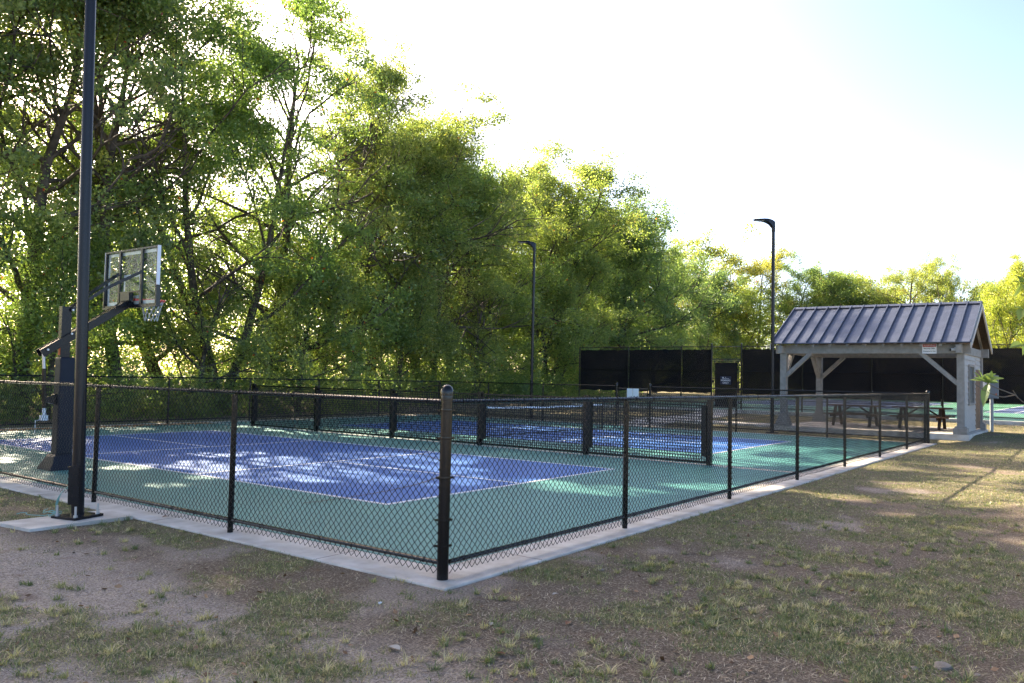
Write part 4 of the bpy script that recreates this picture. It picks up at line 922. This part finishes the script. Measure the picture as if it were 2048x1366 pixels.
# tufts: a centre with many blades round it
def tufts(nc, dmin, dmax, per, spread, L0, w0, seed):
    x, y, d = view_pts(nc, dmin, dmax, s=seed); g, pa = masks(x, y); keep = outside(x, y) & (r.random(nc) < (.03 + g ** 1.3)); x, y, d, g = x[keep], y[keep], d[keep], g[keep]
    k = np.maximum(3, (per * r.gamma(2, .5, len(x))).astype(int)); big = r.random(len(x))
    tone = r.normal(.38, .16, len(x)) + .22 * (vnoise(x, y, .8, 3) - .5); X = np.repeat(x, k); Y = np.repeat(y, k); D = np.repeat(d, k)
    sp = np.repeat(spread * (.4 + big), k); X = X + r.normal(0, 1, len(X)) * sp; Y = Y + r.normal(0, 1, len(X)) * sp; Lb = np.repeat(L0 * (.55 + .7*big), k) * r.uniform(.5, 1.2, len(X))
    tn_ = np.clip(np.repeat(tone, k) + r.normal(0, .27, len(X)), 0, 1); ok = outside(X, Y); return X[ok], Y[ok], D[ok], Lb[ok], tn_[ok]
X, Y, D, Lb, tn_ = tufts(17000, 4.0, 11, 20, .05, .042, .004, 1)
blades(X, Y, D, Lb, .0050 * np.ones(len(X)), r.uniform(.5, .985, len(X)), tn_, 1, 'grass_tufts', 'scattered grass tufts on the bare soil in the foreground', 'grass', M['blade'])
X, Y, D, Lb, tn_ = tufts(26000, 10, 34, 11, .09, .040, .006, 2)
blades(X, Y, D, Lb, .0075 * (.6 + D/20), r.uniform(.5, .98, len(X)), tn_, 2, 'lawn_grass', 'thin patchy lawn beside the fence and towards the shelter', 'grass', M['blade'])
x, y, d = view_pts(2600, 4.1, 13, s=77); g, pa = masks(x, y); ok = outside(x, y) & (r.random(2600) < (.25 + .45*(pa < .3)) * sstep(.36, .60, fbm(x, y, .9, 88)) * 1.6); x, y, d = x[ok], y[ok], d[ok]; k = r.integers(16, 40, len(x))
rad = r.uniform(.6, 1.35, len(x)); tone = r.uniform(.15, .9, len(x)); X = np.repeat(x, k); Y = np.repeat(y, k); X = X + r.normal(0, .014, len(X)); Y = Y + r.normal(0, .014, len(X))
blades(X, Y, np.repeat(d, k), np.repeat(rad, k) * r.uniform(.035, .09, len(X)), .0060 * np.ones(len(X)), r.uniform(.55, .99, len(X)), np.clip(np.repeat(tone, k) + r.normal(0, .14, len(X)), 0, 1), 7, 'grass_rosettes', 'star shaped clumps of coarse grass on the bare soil', 'grass', M['blade'])
x, y, d = view_pts(330000, 4.0, 22, s=9); g, pa = masks(x, y); ok = outside(x, y) & (r.random(len(x)) < .25 + .6 * fbm(x, y, .5, 61) + .3*g - .12)
x, y, d, g = x[ok], y[ok], d[ok], g[ok]
blades(x, y, d, r.uniform(.018, .075, len(x)), .0038 + .0008*d/4, r.uniform(.95, .9995, len(x)), np.clip(r.normal(.5, .27, len(x)) - .08*g, 0, 1), 5, 'dry_straw', 'dry straw and clippings lying flat over the soil', 'straw', M['straw'])
def stone(px, py, d, s_, label, seed, m='stone', flat=.35):
    p = W(px, py, d); k = -(CAM[2]) / (p[2] - CAM[2]) if p[2] < CAM[2] else 1; p = CAM + (p - CAM) * k
    r_ = np.random.default_rng(seed); ph = np.arange(1, 6) * math.pi / 6; n_ = 10; rings = []
    for t in ph: rings.append([(math.cos(a_)*math.sin(t)*(1 + r_.uniform(-.18, .18)) * s_, math.sin(a_)*math.sin(t)*(.7 + r_.uniform(-.15, .15)) * s_, math.cos(t) * s_ * flat) for a_ in np.arange(n_)*2*math.pi/n_])
    b = MB(); b.loft(rings[::-1]); o = b.build('stone', M[m], None, True); o.location = (p[0], p[1], float(hgt(p[0], p[1])) + s_*flat*.15); tag(o, label, 'stone', 'pale stones in the lawn')
stone(1885, 1330, 4.5, .075, 'largest flat pale stone, at the bottom right of the lawn', 1); stone(1830, 1333, 4.5, .035, 'small stone just left of the largest flat stone', 2)
stone(1680, 1320, 4.6, .03, 'small pale stone in the grass left of the largest flat stone', 3); stone(1955, 1345, 4.5, .025, 'pebble right of the largest flat stone, near the frame corner', 4)
stone(760, 1202, 6, .018, 'small white pebble on the bare soil left below the corner post', 5, 'pvc', .7); stone(1203, 1136, 6.5, .035, 'flat pale stone beside the right fence curb', 6)
def dead_leaf(px, py, s_, label, seed, c, lift=.006):
    d_ = W(px, py, 5.) - CAM; p = CAM + d_ * (-CAM[2] / d_[2]); r_ = np.random.default_rng(seed); a_ = r_.uniform(0, 6.28); b = MB()
    inside_ = SX0 < p[0] < SX1 and SY0 < p[1] < SY1; z = (lift if inside_ else float(hgt(p[0], p[1])) + .012)
    mag_leaf(b, np.zeros(3), (math.cos(a_), math.sin(a_), .25), (0, 0, 1), s_, .6); me_ = b.mesh('fallen_leaf', M['leafbrown'] if c == 'b' else M['leafpale'])
    o = link('fallen_leaf', me_); o.location = (p[0], p[1], z); tag(o, label, 'leaf', 'fallen leaves')
M['leafbrown'] = mat('brown_dry_leaf', (.16, .07, .03), .8); M['leafpale'] = mat('pale_dry_leaf', (.34, .32, .28), .8)
dead_leaf(338, 1034, .09, 'brown curled leaf on the curb under the left fence', 1, 'b'); dead_leaf(800, 1296, .10, 'pale grey curled leaf on the bare soil below the corner post', 2, 'p')
dead_leaf(982, 1248, .06, 'small pale leaf in the grass right of the corner post', 3, 'p'); dead_leaf(1105, 1188, .06, 'pale brown leaf near the right fence curb', 4, 'p')
dead_leaf(993, 1302, .06, 'tan leaf among the grass tufts at the bottom centre', 5, 'b'); dead_leaf(1140, 1240, .08, 'dark brown leaf between grass tufts right of centre', 6, 'b')
kj = MB()
for k in range(7): kj.box((SX0 + .004, SY0 + 1.6 + k*2.9, -.02), (SX0 + .515, SY0 + 1.606 + k*2.9, .0012))
for k in range(8): kj.box((SX0 + 1.4 + k*2.9, SY0 + .004, -.02), (SX0 + 1.406 + k*2.9, SY0 + .515, .0012))
tag(kj.build('kerb_joint', M['dwood']), kind='structure')
x, y, d = view_pts(420, 4.1, 17, s=123); x, y = x[outside(x, y)], y[outside(x, y)]; m = len(x); c = np.stack([x, y, hgt(x, y) + .012], -1)
d = r.normal(0, 1, (m, 3)); d[:, 2] *= .3; d /= np.linalg.norm(d, axis=1, keepdims=True); sd = np.cross(d, np.stack([r.normal(0, .5, m), r.normal(0, .5, m), np.ones(m)], -1)); sd /= np.linalg.norm(sd, axis=1, keepdims=True); q = r.uniform(.014, .035, (m, 1))
o = link('leaf_litter', quads_mesh('leaf_litter', np.stack([c - d*q, c + sd*q*.6, c + d*q, c - sd*q*.6], 1).reshape(-1, 3), M['straw'], 4, [('tint', 'FACE', r.uniform(0, .9, m))])); o.color = (.55, .40, .30, 1); tag(o, 'small dry brown leaves scattered over the lawn', 'leaves', kind='stuff')
# leaves blown against the inside of the back fence
x = r.uniform(-2.2, 8, 2600); y = 16.75 - np.abs(r.normal(0, .35, 2600)); z = .012 + r.uniform(0, .02, 2600); m = len(x)
c = np.stack([x, y, z], -1); d = r.normal(0, 1, (m, 3)); d[:, 2] *= .2; d /= np.linalg.norm(d, axis=1, keepdims=True); sd = np.cross(d, np.stack([r.normal(0, .3, m), r.normal(0, .3, m), np.ones(m)], -1)); sd /= np.linalg.norm(sd, axis=1, keepdims=True)
V = np.stack([c - d*.03, c + sd*.02, c + d*.03, c - sd*.02], 1).reshape(-1, 3)
o = link('leaf_litter', quads_mesh('leaf_litter', V, M['straw'], 4, [('tint', 'FACE', r.uniform(0, .9, m))])); o.color = (1.3, .8, .5, 1); tag(o, 'brown leaves blown against the back fence', 'leaves', kind='stuff')
